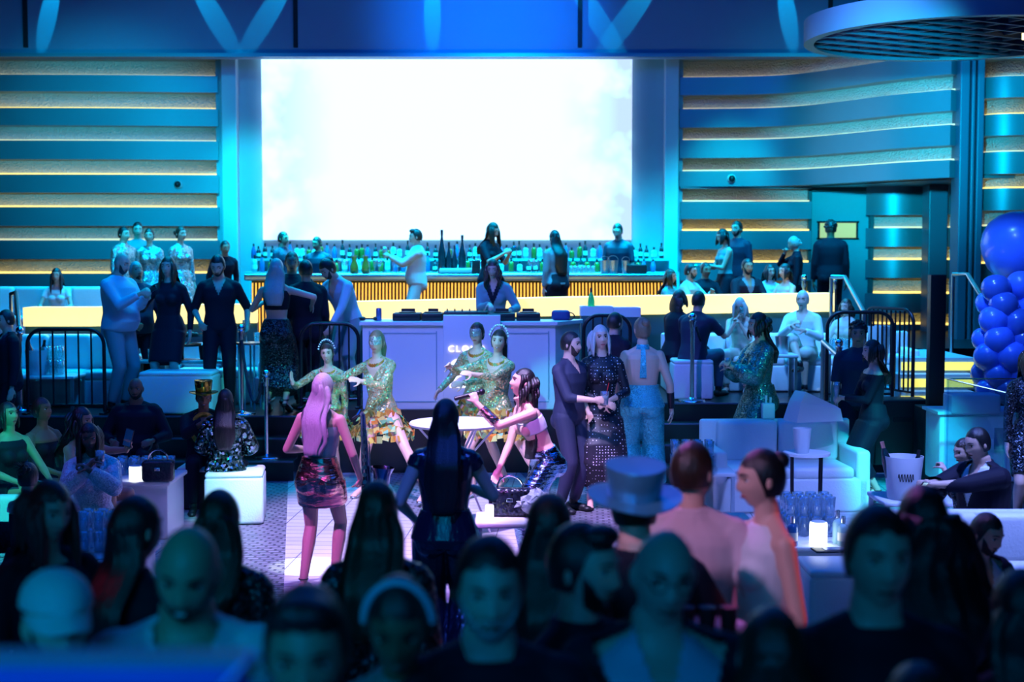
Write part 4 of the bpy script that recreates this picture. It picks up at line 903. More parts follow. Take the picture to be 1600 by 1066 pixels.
TMP = bpy.data.scenes.new('workbench')
def remesh(g, vox, sm=3):
    me = g.mesh('t', []); o = bpy.data.objects.new('t', me); TMP.collection.objects.link(o)
    md = o.modifiers.new('r', 'REMESH'); md.mode = 'VOXEL'; md.voxel_size = vox; md.use_smooth_shade = True
    s = o.modifiers.new('s', 'SMOOTH'); s.iterations = sm; s.factor = .5
    TMP.view_layers[0].update(); dg = TMP.view_layers[0].depsgraph
    r = bpy.data.meshes.new_from_object(o.evaluated_get(dg), depsgraph=dg); bpy.data.objects.remove(o); bpy.data.meshes.remove(me)
    return r
def cutmesh(me, fn):
    bm = bmesh.new(); bm.from_mesh(me); kill = [f for f in bm.faces if fn(f.calc_center_median())]
    bmesh.ops.delete(bm, geom=kill, context='FACES'); bm.to_mesh(me); bm.free(); return me
def ik(a, t, l1, l2, hint):
    a, t = V(a), V(t); d = t-a; L_ = min(d.length, (l1+l2)*.995); L_ = max(L_, abs(l1-l2)*1.05+.01); n = d.normalized()
    h = V(hint); h = (h - n*h.dot(n)); h = h.normalized() if h.length > 1e-5 else V((0, 1, 0))
    x = (l1*l1-l2*l2+L_*L_)/(2*L_); y = math.sqrt(max(0, l1*l1-x*x))
    return a+n*x+h*y, a+n*L_
# head surface; front is -Y
def hsurf(x, y, z, sex):
    p = V((x*.071, y*.093, z*.116)); t = -z if z < 0 else 0; jw = .24 if sex == 'm' else .33
    p.x *= 1-jw*t**1.7
    if y > 0: p.y *= 1-.50*t
    else: p.y *= 1-.10*t
    if z > 0: k_ = 1+.13*math.sin(PI*min(1, z))**1.2*z; p.x *= k_; p.y *= 1+(k_-1)*.8
    if y < .2:
        X, Z = p.x, p.z; e = math.exp
        nz = (1 if Z > -.034 else e(-((Z+.034)/.007)**2))*max(0, min(1, (.014-Z)/.046)); p.y -= .024*nz*e(-(X/(.008+.008*nz))**2)
        p.y += .010*(e(-((abs(X)-.031)/.014)**2-((Z-.010)/.013)**2)); p.y -= .004*e(-((Z-.030)/.010)**2)*e(-(X/.05)**4)
        p.y -= .005*e(-(X/.022)**2-((Z+.061)/.011)**2); p.y -= .007*e(-(X/.024)**2-((Z+.096)/.016)**2); p.y -= .004*e(-((abs(X)-.040)/.02)**2-((Z+.025)/.02)**2)
    return p
def head_g(g, Mh, sex, nu=40, nv=34):
    vs = []; fs = []
    for i in range(1, nv):
        t = PI*i/nv
        for j in range(nu):
            a = 2*PI*j/nu; vs.append(Mh @ hsurf(math.sin(t)*math.cos(a), math.sin(t)*math.sin(a), math.cos(t), sex))
    for i in range(nv-2):
        for j in range(nu): a = i*nu+j; b = i*nu+(j+1) % nu; fs.append((a, a+nu, b+nu, b))
    n0 = len(vs); vs += [Mh @ hsurf(0, 0, 1, sex), Mh @ hsurf(0, 0, -1, sex)]
    for j in range(nu): fs.append((n0, j, (j+1) % nu)); k = (nv-2)*nu; fs.append((n0+1, k+(j+1) % nu, k+j))
    g.add(vs, fs)
    for s in (-1, 1): g.ell(Mh @ V((s*.073, .012, -.002)), (.012, .018, .030), (Mh.to_quaternion() @ Quaternion((0, 0, 1), s*.35)), 10, 8)
def hand_g(g, w, fd, pn, side, curl, k=1.0, thick=1.0, thumb=1, spread=.10):
    """w wrist, fd finger direction, pn palm normal, side +1 left hand, -1 right hand"""
    fd = fd.normalized(); pn = (pn-fd*pn.dot(fd)).normalized(); sx = fd.cross(pn).normalized()   # across the palm
    lat = sx*side       # towards the thumb
    q = Matrix((sx, pn, fd)).transposed().to_quaternion()
    g.ell(w+fd*.045*k, (.040*k, .016*k*thick, .055*k), q, 14, 10); g.caps(w-fd*.01, w+fd*.03, .024*k, .026*k, 8)
    out = []
    for i, (off, L_) in enumerate(((.030, .070), (.010, .078), (-.011, .072), (-.031, .056))):
        p = w+fd*.078*k+lat*off*k; d = (fd+lat*off*spread*22*.2).normalized(); c = curl[i] if isinstance(curl, (list, tuple)) else curl
        seg = [L_*.46*k, L_*.30*k, L_*.24*k]; rr = [.0098*k*thick, .0088*k*thick, .0080*k*thick, .0070*k*thick]
        ax = d.cross(pn).normalized()
        for j in range(3):
            d = Quaternion(ax, c*(1.25 if j == 1 else (1.0 if j == 0 else .8))) @ d; p2 = p+d*seg[j]; g.caps(p, p2, rr[j], rr[j+1], 7); p = p2
        out.append(p)
    if thumb:
        cc = curl[1] if isinstance(curl, (list, tuple)) else curl
        p = w+fd*.022*k+lat*.026*k; d = (fd*.62+lat*.70+pn*(.15+.5*cc)).normalized()
        for j, L_ in enumerate((.038, .032, .026)):
            p2 = p+d*L_*k; g.caps(p, p2, (.0135, .0115, .010)[j]*k*thick, (.0115, .010, .0085)[j]*k*thick, 7); p = p2
            d = (d*.8+fd*.35*(1-cc)+pn*.55*cc-lat*.35*cc).normalized()
    return w+fd*.085*k+pn*.030*k, fd, pn, lat

HAND0 = dict(f=.06, o=.235, z=.84)
def pose_skel(P, sex):
    m = sex == 'm'; S = {}
    hip = V(P.get('hip', (0, 0, .93))); lean, side, twist = R(P.get('lean', 0)), R(P.get('side', 0)), R(P.get('twist', 0))
    qs = []
    for u in (.25, .55, .85, 1.0): qs.append(Quaternion((0, 0, 1), twist*u) @ Quaternion((0, 1, 0), side*u) @ Quaternion((1, 0, 0), lean*u + R(P.get('arch', 0))*(u-.5)*-1))
    pts = [hip]; segs = (.15, .17, .18)
    for sg, q_ in zip(segs, qs[1:]): pts.append(pts[-1]+(q_ @ V((0, 0, sg))))
    S['sp'] = pts; S['q'] = qs; top = pts[-1]; qt = qs[3]
    def frame(t):   # t metres above the hip joint line
        if t <= 0: return hip+(qs[0] @ V((0, 0, t))), qs[0]
        acc = 0
        for i, sg in enumerate(segs):
            if t <= acc+sg or i == 2:
                u = (t-acc)/sg; q_ = qs[i].slerp(qs[i+1], min(1, max(0, u))); return pts[i]+(pts[i+1]-pts[i])*u, q_
            acc += sg
    S['frame'] = frame
    sw = .178 if m else .155; sh = P.get('shrug', 0)
    S['sh'] = {s: top+(qt @ V((s*sw, 0, -.062+sh))) for s in (-1, 1)}; S['neck'] = top+(qt @ V((0, .005, .012)))
    hy, hp, hr = [R(a) for a in P.get('head', (0, 0, 0))]
    qh = Quaternion((0, 0, 1), twist*.6+hy) @ Quaternion((1, 0, 0), lean*.30+hp) @ Quaternion((0, 1, 0), side*.4+hr)
    S['hq'] = qh; S['hc'] = S['neck']+(qt.slerp(qh, .5) @ V((0, -.012, .055)))+(qh @ V((0, -.012, .105)))
    hw = .088; l1, l2 = .43, .43
    for s, nm in ((1, 'L'), (-1, 'R')):
        h = hip+(qs[0] @ V((s*hw, 0, -.02))); S['hj'+nm] = h
        f = P.get('foot'+nm, P.get('foot', (0, .10, 0))); an = V((s*f[1], -f[0]+.03, f[2]+.085+P.get('heel', 0)))
        kn, an = ik(h, an, l1, l2, V((s*P.get('kout', .10)*1.0, -1, .2)) if not P.get('knee'+nm) else V(P['knee'+nm])); S['kn'+nm] = kn; S['an'+nm] = an
        a = P.get('hand'+nm, P.get('hand', None)) or (.05, .235 if m else .21, .83); t_ = V((s*a[1], -a[0], a[2]))
        if P.get('follow') and ('hand'+nm not in P and 'hand' not in P): t_ = S['sh'][s]+V((s*.05, -.06, -.55))
        e = P.get('elb'+nm, P.get('elb', (-.5, .35, -.3))); el, wr = ik(S['sh'][s], t_, .285, .255, V((s*e[1], -e[0], e[2])))
        S['el'+nm] = el; S['wr'+nm] = wr
    return S
TM = [(-.09, .125, .095, .01), (-.03, .168, .115, .012), (.05, .160, .112, .006), (.14, .142, .100, 0), (.22, .150, .105, 0), (.32, .170, .118, -.004), (.41, .178, .112, -.002), (.445, .158, .095, .004), (.475, .118, .078, .008), (.50, .080, .066, .010), (.53, .058, .058, .010), (.58, .053, .055, .002)]
TF = [(-.09, .125, .095, .012), (-.03, .176, .120, .018), (.05, .150, .105, .008), (.14, .114, .086, 0), (.22, .125, .090, 0), (.32, .142, .104, -.004), (.41, .150, .098, -.002), (.445, .132, .082, .004), (.475, .094, .066, .008), (.50, .060, .054, .010), (.53, .046, .048, .010), (.58, .043, .046, .002)]
def ring(c, q_, rx, ry, off=0, n=22, p=2.3):
    out = []
    for k in range(n):
        a = 2*PI*k/n; ca, sa = math.cos(a), math.sin(a); x = rx*abs(ca)**(2/p)*(1 if ca > 0 else -1); y = ry*abs(sa)**(2/p)*(1 if sa > 0 else -1)
        out.append(c+(q_ @ V((x, y+off, 0))))
    return out
def torso_g(g, S, sex, t0, t1, inf=0, fat=0, belly=0):
    T = TM if sex == 'm' else TF; rings = []
    ts = [t0]+[r[0] for r in T if t0+.01 < r[0] < t1-.01]+[t1]
    for t in ts:
        for a, b in zip(T, T[1:]):
            if a[0] <= t <= b[0]: break
        else: a, b = (T[0], T[1]) if t < T[0][0] else (T[-2], T[-1])
        u = max(0, min(1, (t-a[0])/(b[0]-a[0]))); rx = a[1]+(b[1]-a[1])*u; ry = a[2]+(b[2]-a[2])*u; of = a[3]+(b[3]-a[3])*u
        bl = belly*math.exp(-((t-.10)/.13)**2); f = fat if t < .45 else fat*.4
        c, q_ = S['frame'](t); rings.append(ring(c, q_, rx+inf+f, ry+inf+f+bl, of-bl*.7))
    g.loft(rings)
def limb_g(g, a, b, r, n=12, bulge=0):
    pts = [a.lerp(b, u) for u in (0, .3, .6, 1)]; rr = [r[0], r[0]*.6+r[1]*.4+bulge, r[0]*.3+r[1]*.7+bulge*.4, r[1]]
    g.tube(pts, rr, n); g.ell(a, (r[0],)*3, None, n, 8); g.ell(b, (r[1],)*3, None, n, 8)
def person(label, px, py, Y, z0, yaw=0, sex='f', skin='light', pose=None, h=None, hair=('long', 'brown', .45), wear=(), vox=None, hands=True, grp=None, beard=None, glasses=False, fat=0, belly=0, extra=None, face=True, dx=0, shoes='heel', handc=None, earring=False, held=None, lift=None):
    P = dict(pose or {}); S = pose_skel(P, sex)
    if 140 < abs(yaw) < 222: P['nolocks'] = 1
    top = max(S['hc'].z+.116*math.cos(0)+.012, 0)
    if h is None: k = (gz(py, Y)-z0)/top
    else: k = h/1.75
    yr = R(yaw); Rz = Matrix.Rotation(yr, 3, 'Z'); off = Rz @ (S['hc']*k); wx = gx(px, Y, z0+top*k)
    zb = z0 if h is None else (gz(py, Y)-top*k if lift else z0)
    root = thing('person', label, 'person', (wx-off.x+dx, Y-off.y, zb), yr, grp); root.scale = (k, k, k)
    W = Matrix.LocRotScale(root.location, Quaternion((0, 0, 1), yr), V((k, k, k)))
    if vox is None: vox = .0068 if Y < 12 else (.0082 if Y < 15.5 else .0115)
    if Y < 7.5: vox = .0085
    m = sex == 'm'; f_ = .9 if not m else 1.0; sk = M['skin_'+skin]; far = Y > 15.5; lo = far
    # ---- body
    g = G(); torso_g(g, S, sex, -.09, .58, 0, fat, belly)
    hc, hq = S['hc'], S['hq']; Mh = Matrix.LocRotScale(hc, hq, V((1, 1, 1) if m else (.95, .96, .96)))
    head_g(g, Mh, sex, *((40, 34) if not lo else (24, 22)))
    g.caps(S['neck']-(S['q'][3] @ V((0, 0, .03))), hc+(hq @ V((0, .018, -.05))), .058 if m else .047, .055 if m else .044, 14)
    for nm, s in (('L', 1), ('R', -1)):
        sh, el, wr = S['sh'][s], S['el'+nm], S['wr'+nm]
        g.ell(sh-(S['q'][3] @ V((s*.016, 0, .004))), (.054*f_, .052*f_, .054*f_), None, 14, 10)
        g.caps(S['neck']+(S['q'][3] @ V((s*.02, .012, .0))), sh+(S['q'][3] @ V((-s*.02, .006, .014))), .042*f_, .036*f_, 10)
        limb_g(g, sh, el, (.050*f_+fat*.4, .038*f_+fat*.2)); limb_g(g, el, wr, (.038*f_+fat*.2, .025*f_), bulge=.004)
        hj, kn, an = S['hj'+nm], S['kn'+nm], S['an'+nm]
        limb_g(g, hj, kn, (.086+fat*.6, .052), 14, .004); limb_g(g, kn, an, (.051, .034), 12, .010)
        fd = V((s*.12, -1, 0)).normalized(); fy = P.get('toe'+nm)
        if fy is not None: fd = V((math.sin(R(fy)), -math.cos(R(fy)), 0))
        hl = P.get('heel', 0); g.caps(an+V((0, 0, -.05))-fd*.04, an+fd*.13+V((0, 0, -.055-hl*.9)), .034, .030, 10); g.ell(an+fd*.15+V((0, 0, -.062-hl*.95)), (.036, .04, .020), None, 10, 8)
        if not m:
            g.ell((S['frame'](.315)[0])+(S['frame'](.315)[1] @ V((s*.068, -.082, 0))), (.056, .052, .056), None, 14, 10)
        g.ell(S['frame'](-.04)[0]+(S['q'][0] @ V((s*.078, .062, -.01))), (.085, .075, .085), None, 14, 10)
    grips = {}
    for nm, s in (('L', 1), ('R', -1)):
        wr, el = S['wr'+nm], S['el'+nm]; fdir = (wr-el).normalized(); hd = P.get('hd'+nm)
        if hd: fdir = V((s*hd[1], -hd[0], hd[2])).normalized()
        pn = P.get('pn'+nm); pn = V((s*pn[1], -pn[0], pn[2])) if pn else (V((-s, -.15, 0)) if abs(fdir.z) > .5 else V((-s*.75, .1, -.5)))
        cu = P.get('curl'+nm, P.get('curl', .28)); grips[nm] = hand_g(g, wr, fdir, pn, s, cu, 1.0 if m else .9, 1.0 if vox < .009 else 1.12)
    body = remesh(g, vox, 2)
    ob = obj('body', body, sk, root, True, False)
    body.materials.clear(); body.materials.append(sk)
    info = {'root': root, 'W': W, 'S': S, 'grips': grips, 'k': k, 'Mh': Mh}
    # ---- clothes
    def build(nm, g, m_, vx=None, cut=None, lab=None, sm=2):
        me = remesh(g, vx or vox*1.15, sm)
        if cut: cutmesh(me, cut)
        me.materials.clear(); me.materials.append(m_); o = bpy.data.objects.new(nm, me); COL.objects.link(o); o.parent = root
        if lab: o['label'] = lab
        return o
    def loc(p, t):   # torso-frame coordinates about height t
        c, q_ = S['frame'](t); return q_.inverted() @ (p-c)
    def sleeves(g, u, inf, puff=0):
        for nm, s in (('L', 1), ('R', -1)):
            sh, el, wr = S['sh'][s], S['el'+nm], S['wr'+nm]; r0 = .051*f_+inf+fat*.4; r1 = .040*f_+inf*.9+fat*.2+puff; r2 = .029*f_+inf*.8+puff*.5
            g.ell(sh-(S['q'][3] @ V((s*.014, 0, .003))), (r0+.005, r0+.003, r0+.004), None, 14, 10)
            g.caps(S['neck']+(S['q'][3] @ V((s*.03, .012, -.012))), sh+(S['q'][3] @ V((-s*.02, .006, .012))), .043*f_+inf*.9, .040*f_+inf, 10)
            if u <= 1: e = sh.lerp(el, u); g.tube([sh, e], [r0, r0+(r1-r0)*u], 14)
            else: g.tube([sh, el], [r0, r1], 14); g.ell(el, (r1,)*3, None, 12, 8); e = el.lerp(wr, u-1); g.tube([el, el.lerp(e, .5), e], [r1, (r1+r2)/2+puff, r2], 14)
    def bust(g, inf):
        if not m:
            for s in (-1, 1): g.ell((S['frame'](.315)[0])+(S['frame'](.315)[1] @ V((s*.062, -.080, 0))), (.060+inf, .056+inf, .058+inf), None, 14, 10)
    def seat(g, inf):
        for s in (-1, 1): g.ell(S['frame'](-.04)[0]+(S['q'][0] @ V((s*.078, .060, -.01))), (.085+inf, .078+inf, .085+inf), None, 14, 10)
    def legs(g, u, inf, flare=0, r_an=.04):
        for nm in 'LR':
            hj, kn, an = S['hj'+nm], S['kn'+nm], S['an'+nm]; r0, r1 = .090+inf+fat*.6, .060+inf+flare*.4; r2 = r_an+inf+flare
            if u <= 1: e = hj.lerp(kn, u); g.tube([hj, e], [r0, r0+(r1-r0)*u], 16)
            else: g.tube([hj, kn], [r0, r1], 16); g.ell(kn, (r1,)*3, None, 14, 8); e = kn.lerp(an, u-1); g.tube([kn, kn.lerp(e, .5), e], [r1, r1*.5+r2*.5+.003, r2], 16)
            g.ell(hj, (r0,)*3, None, 14, 8)
    def skirt(g, u, inf, flare=0, top=.10, tight=0):
        rings = []
        for t in (top, .05, 0, -.04):
            for a, b in zip(TM if m else TF, (TM if m else TF)[1:]):
                if a[0] <= t <= b[0]: break
            w_ = (t-a[0])/(b[0]-a[0]); c, q_ = S['frame'](t); rings.append(ring(c, q_, a[1]+(b[1]-a[1])*w_+inf, a[2]+(b[2]-a[2])*w_+inf+.01, .012))
        for j in range(1, 9):
            v = u*j/8
            pl, pr = [(S['hj'+n].lerp(S['kn'+n], v) if v <= 1 else S['kn'+n].lerp(S['an'+n], v-1)) for n in 'LR']
            c = (pl+pr)/2; dl = [(S['kn'+n]-S['hj'+n]) if v <= 1 else (S['an'+n]-S['kn'+n]) for n in 'LR']; ax = -((dl[0]+dl[1]).normalized()); xa_ = (pl-pr); xa_ = xa_-ax*xa_.dot(ax); sp = xa_.length/2
            xa_.normalize(); ya = ax.cross(xa_); q_ = Matrix((xa_, ya, ax)).transposed().to_quaternion(); rr = (.096-.036*min(v, 1)-.012*max(0, v-1))+inf
            rings.append(ring(c, q_, sp+rr+flare*v, rr+.02+flare*v*.8, .006, p=2.5))
        g.loft(rings)
    for wv in wear:
        kind, mt = wv[0], wv[1]; o_ = wv[2] if len(wv) > 2 else {}; mt = M[mt] if isinstance(mt, str) else mt; lab = o_.get('label')
        g = G()
        if kind in ('shirt', 'jacket', 'top', 'sweater'):
            inf = o_.get('inf', {'shirt': .014, 'jacket': .030, 'top': .007, 'sweater': .024}[kind]); t0 = o_.get('t0', {'shirt': -.06, 'jacket': -.10, 'top': -.02, 'sweater': -.08}[kind]); t1 = o_.get('t1', .515 if kind != 'top' else .46)
            torso_g(g, S, sex, t0, t1, inf, fat, belly)
            if t1 > .38: bust(g, inf)
            if t0 < 0: seat(g, inf*.6)
            if o_.get('sleeve', 1.9) > 0: sleeves(g, o_.get('sleeve', 1.9), inf*.8, o_.get('puff', 0))
            if kind in ('shirt', 'jacket') and o_.get('collar', 1):
                c, q_ = S['frame'](.50); g.loft([ring(c, q_, .075*f_+inf*.5, .070*f_+inf*.5, .006), ring(c+(q_ @ V((0, .004, .045))), q_, .062*f_+inf*.4, .062*f_+inf*.4, .012)])
            vn = o_.get('v', 0); back = o_.get('back')
            def cut(p, vn=vn, back=back, kind=kind, t1=t1, o_=o_):
                a = loc(p, .46); 
                if a.z > .088 and abs(a.x) < .1: return True
                if vn and a.y < -.02 and a.z > -vn and abs(a.x) < (a.z+vn)*o_.get('vs', .42): return True
                if back and a.y > .02 and a.z > -back and abs(a.x) < o_.get('bw', .16): return True
                if kind == 'top' and not o_.get('strap') and a.z > o_.get('ct', -.07): return True
                return False
            build({'shirt': 'shirt', 'jacket': 'jacket', 'top': 'top', 'sweater': 'sweater'}[kind] if 'name' not in o_ else o_['name'], g, mt, None, cut, lab)
        elif kind == 'dress':
            inf = o_.get('inf', .009); torso_g(g, S, sex, -.02, o_.get('t1', .50), inf, fat); bust(g, inf); seat(g, inf+.008)
            if o_.get('sleeve', 0): sleeves(g, o_['sleeve'], inf*.9, o_.get('puff', 0))
            skirt(g, o_.get('u', .8), inf+.004, o_.get('flare', 0), .12)
            def cut(p, o_=o_):
                a = loc(p, .46)
                if a.z > .075 and abs(a.x) < .09: return True
                if o_.get('v') and a.y < -.02 and a.z > -o_['v'] and abs(a.x) < (a.z+o_['v'])*.5: return True
                if o_.get('back') and a.y > .0 and a.z > -o_['back'] and abs(a.x) < o_.get('bw', .05): return True
                if o_.get('ct') is not None and a.z > o_['ct']: return True
                return False
            build('dress', g, mt, None, cut, lab)
        elif kind == 'trousers':
            inf = o_.get('inf', .013); torso_g(g, S, sex, -.085, o_.get('top', .09), inf, fat, belly*.8); seat(g, inf*.7); legs(g, o_.get('u', 1.93), inf, o_.get('flare', 0)); build(o_.get('name', 'trousers'), g, mt, None, None, lab)
        elif kind == 'skirt': skirt(g, o_.get('u', .6), o_.get('inf', .016), o_.get('flare', 0), o_.get('top', .12)); seat(g, .020); build('skirt', g, mt, None, None, lab)
        elif kind == 'pelmet':  # skirt of big mirror flakes
            rr = random.Random(int(px)); j = 0
            for row in range(4):
                c, q_ = S['frame'](.02-.075*row); n_ = 15+row*4; rx, ry = .19+.045*row, .14+.042*row
                for i in range(n_):
                    a = 2*PI*(i+.5*row)/n_; s_ = rr.uniform(.028, .042); pc = c+(q_ @ V((rx*math.cos(a), ry*math.sin(a), -.05+rr.uniform(-.02, .02))))
                    q2 = q_ @ Quaternion((0, 0, 1), a+PI/2+rr.uniform(-.5, .5)) @ Quaternion((1, 0, 0), rr.uniform(-.9, .5)) @ Quaternion((0, 1, 0), rr.uniform(-.6, .6))
                    g.box(pc, (s_*2, .004, s_*2), M4=q2.to_matrix().to_4x4())
            o = obj('flake_skirt', g, mt, root, False)
        elif kind == 'vshirt':   # shirt seen in the opening of a jacket
            torso_g(g, S, sex, -.04, .515, .020, fat, belly); c, q_ = S['frame'](.50); g.loft([ring(c, q_, .072, .07, .0), ring(c+(q_ @ V((0, .0, .05))), q_, .064, .064, .004)])
            build('shirt_front', g, mt, None, lambda p: loc(p, .46).y > .02 or (loc(p, .46).z > -.10 and abs(loc(p, .46).x) < (loc(p, .46).z+.10)*.35 and loc(p, .46).y < -.02), lab)
        elif kind == 'lei':
            c, q_ = S['frame'](.46); pts = [c+(q_ @ V((.10*math.sin(a)*(1+.2*math.cos(a)), -.03-.14*(1-math.cos(a))*.5-.02, .07-.20*(1-math.cos(a))*.5))) for a in [2*PI*i/30+.0001 for i in range(31)]]
            pts = [c+(q_ @ V((.125*math.sin(a), -.045-.095*(1-math.cos(a))*.5-.01, .05-.30*(1-math.cos(a))*.5))) for a in [2*PI*i/30 for i in range(31)]]
            g.tube(pts, .024, 10); obj('garland', g, mt, root)
        elif kind == 'cape_tie':
            c, q_ = S['frame'](.50); g.loft([[c+(q_ @ V((x, .098+(.012 if z > .05 else -.03)+dy, -z))) for x, dy in ((-.02-z*.05, 0), (.02+z*.05, 0), (.02+z*.05, .012), (-.02-z*.05, .012))] for z in (-.03, .08, .18, .26)]); obj('neck_scarf', g, mt, root)
            g = G(); g.loft([ring(c, q_, .072, .070, .008), ring(c+(q_ @ V((0, 0, .045))), q_, .055, .058, .008)]); obj('halter_band', g, mt, root)
        elif kind == 'arm_band':
            nm = o_['side']; a, b = (S['el'+nm], S['wr'+nm]) if o_.get('fore', 1) else (S['sh'][1 if nm == 'L' else -1], S['el'+nm]); u0, u1 = o_.get('u', (.25, .8)); r = o_.get('r', .045)
            g.tube([a.lerp(b, u0), a.lerp(b, u1)], [r, r*.85], 18); obj('bracelet', g, mt, root)
    # ---- face
    if face:
        ce = M['eye']
        for s in (-1, 1):
            if not lo or True:
                p = hsurf_at(s*.031, .008, sex); g = G(); g.ell(Mh @ (p+V((0, .006, 0))), (.0155, .0105, .0080), hq, 12, 8); ey = obj('eye', g, M['eye'] if not lo else M['iris'], root)
                if not lo: g = G(); g.ell(Mh @ (p+V((0, -.0018, 0))), (.0085, .004, .0085), hq, 10, 8); obj('iris', g, M['iris'], ey); g = G(); g.tube([Mh @ (hsurf_at(s*(.017+.0056*i), .0155+.003*math.sin(PI*i/5)-.0015*i*.6, sex)+V((0, -.0035, 0))) for i in range(6)], [.0012, .0022, .0026, .0026, .0022, .0014], 6); obj('eyelashes', g, M['iris'], ey)
                if not lo and P.get('closed'): pass
            hm = M['hair_'+(hair[1] if hair and hair[1] != 'blonde' else 'brown')]
            g = G(); pts = []
            for i in range(6): x = s*(.013+.0068*i); z = .029+.004*math.sin(PI*i/5); pts.append(Mh @ (hsurf_at(x, z, sex)+V((0, -.0012, 0))))
            g.tube(pts, [.0025, .0038, .004, .0036, .003, .0018], 6); obj('eyebrow', g, hm if hair and hair[0] != 'bald' else M['hair_black'], root)
        g = G()
        pts = [Mh @ (hsurf_at(x, -.063+.003*abs(x)/.02*(1 if P.get('smile') else -.3), sex)+V((0, -.001, 0))) for x in (-.022, -.012, 0, .012, .022)]
        g.tube(pts, [.002, .0055, .0068, .0055, .002], 8); obj('lips', g, M['lip'] if not m else M['lipdark'], root)
        if P.get('smile'):
            g = G(); g.tube([Mh @ (hsurf_at(x, -.0615, sex)+V((0, -.0052, 0))) for x in (-.014, -.005, .005, .014)], [.0015, .003, .003, .0015], 6); obj('teeth', g, M['eye'], root)
    if beard:
        g = G(); rings = []
        full = beard[0] == 'full'
        for i in range(10):
            row = []
            for j in range(25):
                x = -.068+.00567*j; ax_ = abs(x)/.068; zt = (-.046-.016*math.exp(-((ax_-.5)/.22)**2)+.050*max(0, ax_-.72)/.28) if full else (-.050-.04*ax_)
                z = zt+(-.112-zt)*i/9; z = max(z, -.112); mx_ = .069*math.sqrt(max(.02, 1-(z/.117)**2))*(1-.24*(max(0, min(1, -z/.116)))**1.7); x = x/.068*mx_*.99
                p = hsurf_at(x, z, sex); in_m = abs(x) < .024 and -.072 < z < -.052
                row.append(Mh @ (p*(1.0 if in_m else (1.04 if i else 1.0))+V((0, (.006 if in_m else (-.003 if i else 0)), 0))))
            rings.append(row)
        g.loft(rings, cap=False, closed=False); obj('beard', g, M['hair_'+beard[1]], root)
        g = G(); g.tube([Mh @ (hsurf_at(x, -.047, sex)+V((0, -.002, 0))) for x in (-.026, -.012, 0, .012, .026)], [.002, .005, .004, .005, .002], 7); obj('moustache', g, M['hair_'+beard[1]], root)
    if glasses:
        g = G()
        for s in (-1, 1): g.tube([Mh @ V((s*.031+.021*math.cos(a), -.093, .006+.016*math.sin(a))) for a in [2*PI*i/16 for i in range(17)]], .0018, 6); g.tube([Mh @ V((s*.052, -.090, .010)), Mh @ V((s*.074, .01, .008))], .0018, 6)
        g.tube([Mh @ V((-.01, -.096, .01)), Mh @ V((.01, -.096, .01))], .0018, 6); obj('glasses', g, M['black'], root)
    if earring:
        g = G(); s = earring; g.ell(Mh @ V((s*.082, .005, -.045)), (.007, .007, .009), None, 8, 6); obj('earring', g, M['stud'], root)
    # ---- hair
    if hair and hair[0] != 'bald': do_hair(root, hair, S, Mh, sex, M['hair_'+hair[1]], lo, P)
    # ---- shoes
    if shoes:
        for nm, s in (('L', 1), ('R', -1)):
            an = S['an'+nm]; fd = V((s*.12, -1, 0)).normalized(); fy = P.get('toe'+nm); hl = P.get('heel', 0)
            if fy is not None: fd = V((math.sin(R(fy)), -math.cos(R(fy)), 0))
            g = G(); z_ = -.058
            if shoes == 'shoe': g.caps(an+V((0, 0, -.045))-fd*.045, an+fd*.12+V((0, 0, -.050-hl)), .042, .037, 12); g.ell(an+fd*.15+V((0, 0, -.058-hl)), (.045, .055, .028), None, 12, 8); g.caps(an, an+V((0, 0, .02)), .043, .043, 10)
            else: g.caps(an+V((0, 0, -.055))-fd*.04, an+fd*.10+V((0, 0, -.068-hl*.8)), .035, .030, 10); g.ell(an+fd*.15+V((0, 0, -.070-hl)), (.036, .05, .016), None, 10, 8); g.tube([an+V((0, 0, -.07))-fd*.05, V((an.x, an.y, an.z-.085-hl))-fd*.055], [.014, .008], 8); g.tube([an+V((.036*math.cos(a), .036*math.sin(a), .0)) for a in [2*PI*i/10 for i in range(11)]], .005, 6)
            obj('shoe', g, mat_shoe(o_ := (P.get('shoe_mat') or 'black')), root)
    if extra: extra(info)
    return info
def mat_shoe(n): return M[n]
_hs = {}
def hsurf_at(x, z, sex):
    """front surface point of the head at local x, z"""
    zz_ = z/.116; t = -zz_ if zz_ < 0 else 0; jw = .24 if sex == 'm' else .33; xx_ = x/.071/(1-jw*t**1.7); 
    yy = -math.sqrt(max(0.0, 1-xx_*xx_-zz_*zz_)); p = hsurf(xx_, yy, zz_, sex); return p
def strandify(me_rings, n, seed, amp=.10):
    rr = random.Random(seed); a = [1+rr.uniform(-amp, amp) for _ in range(n)]; return a
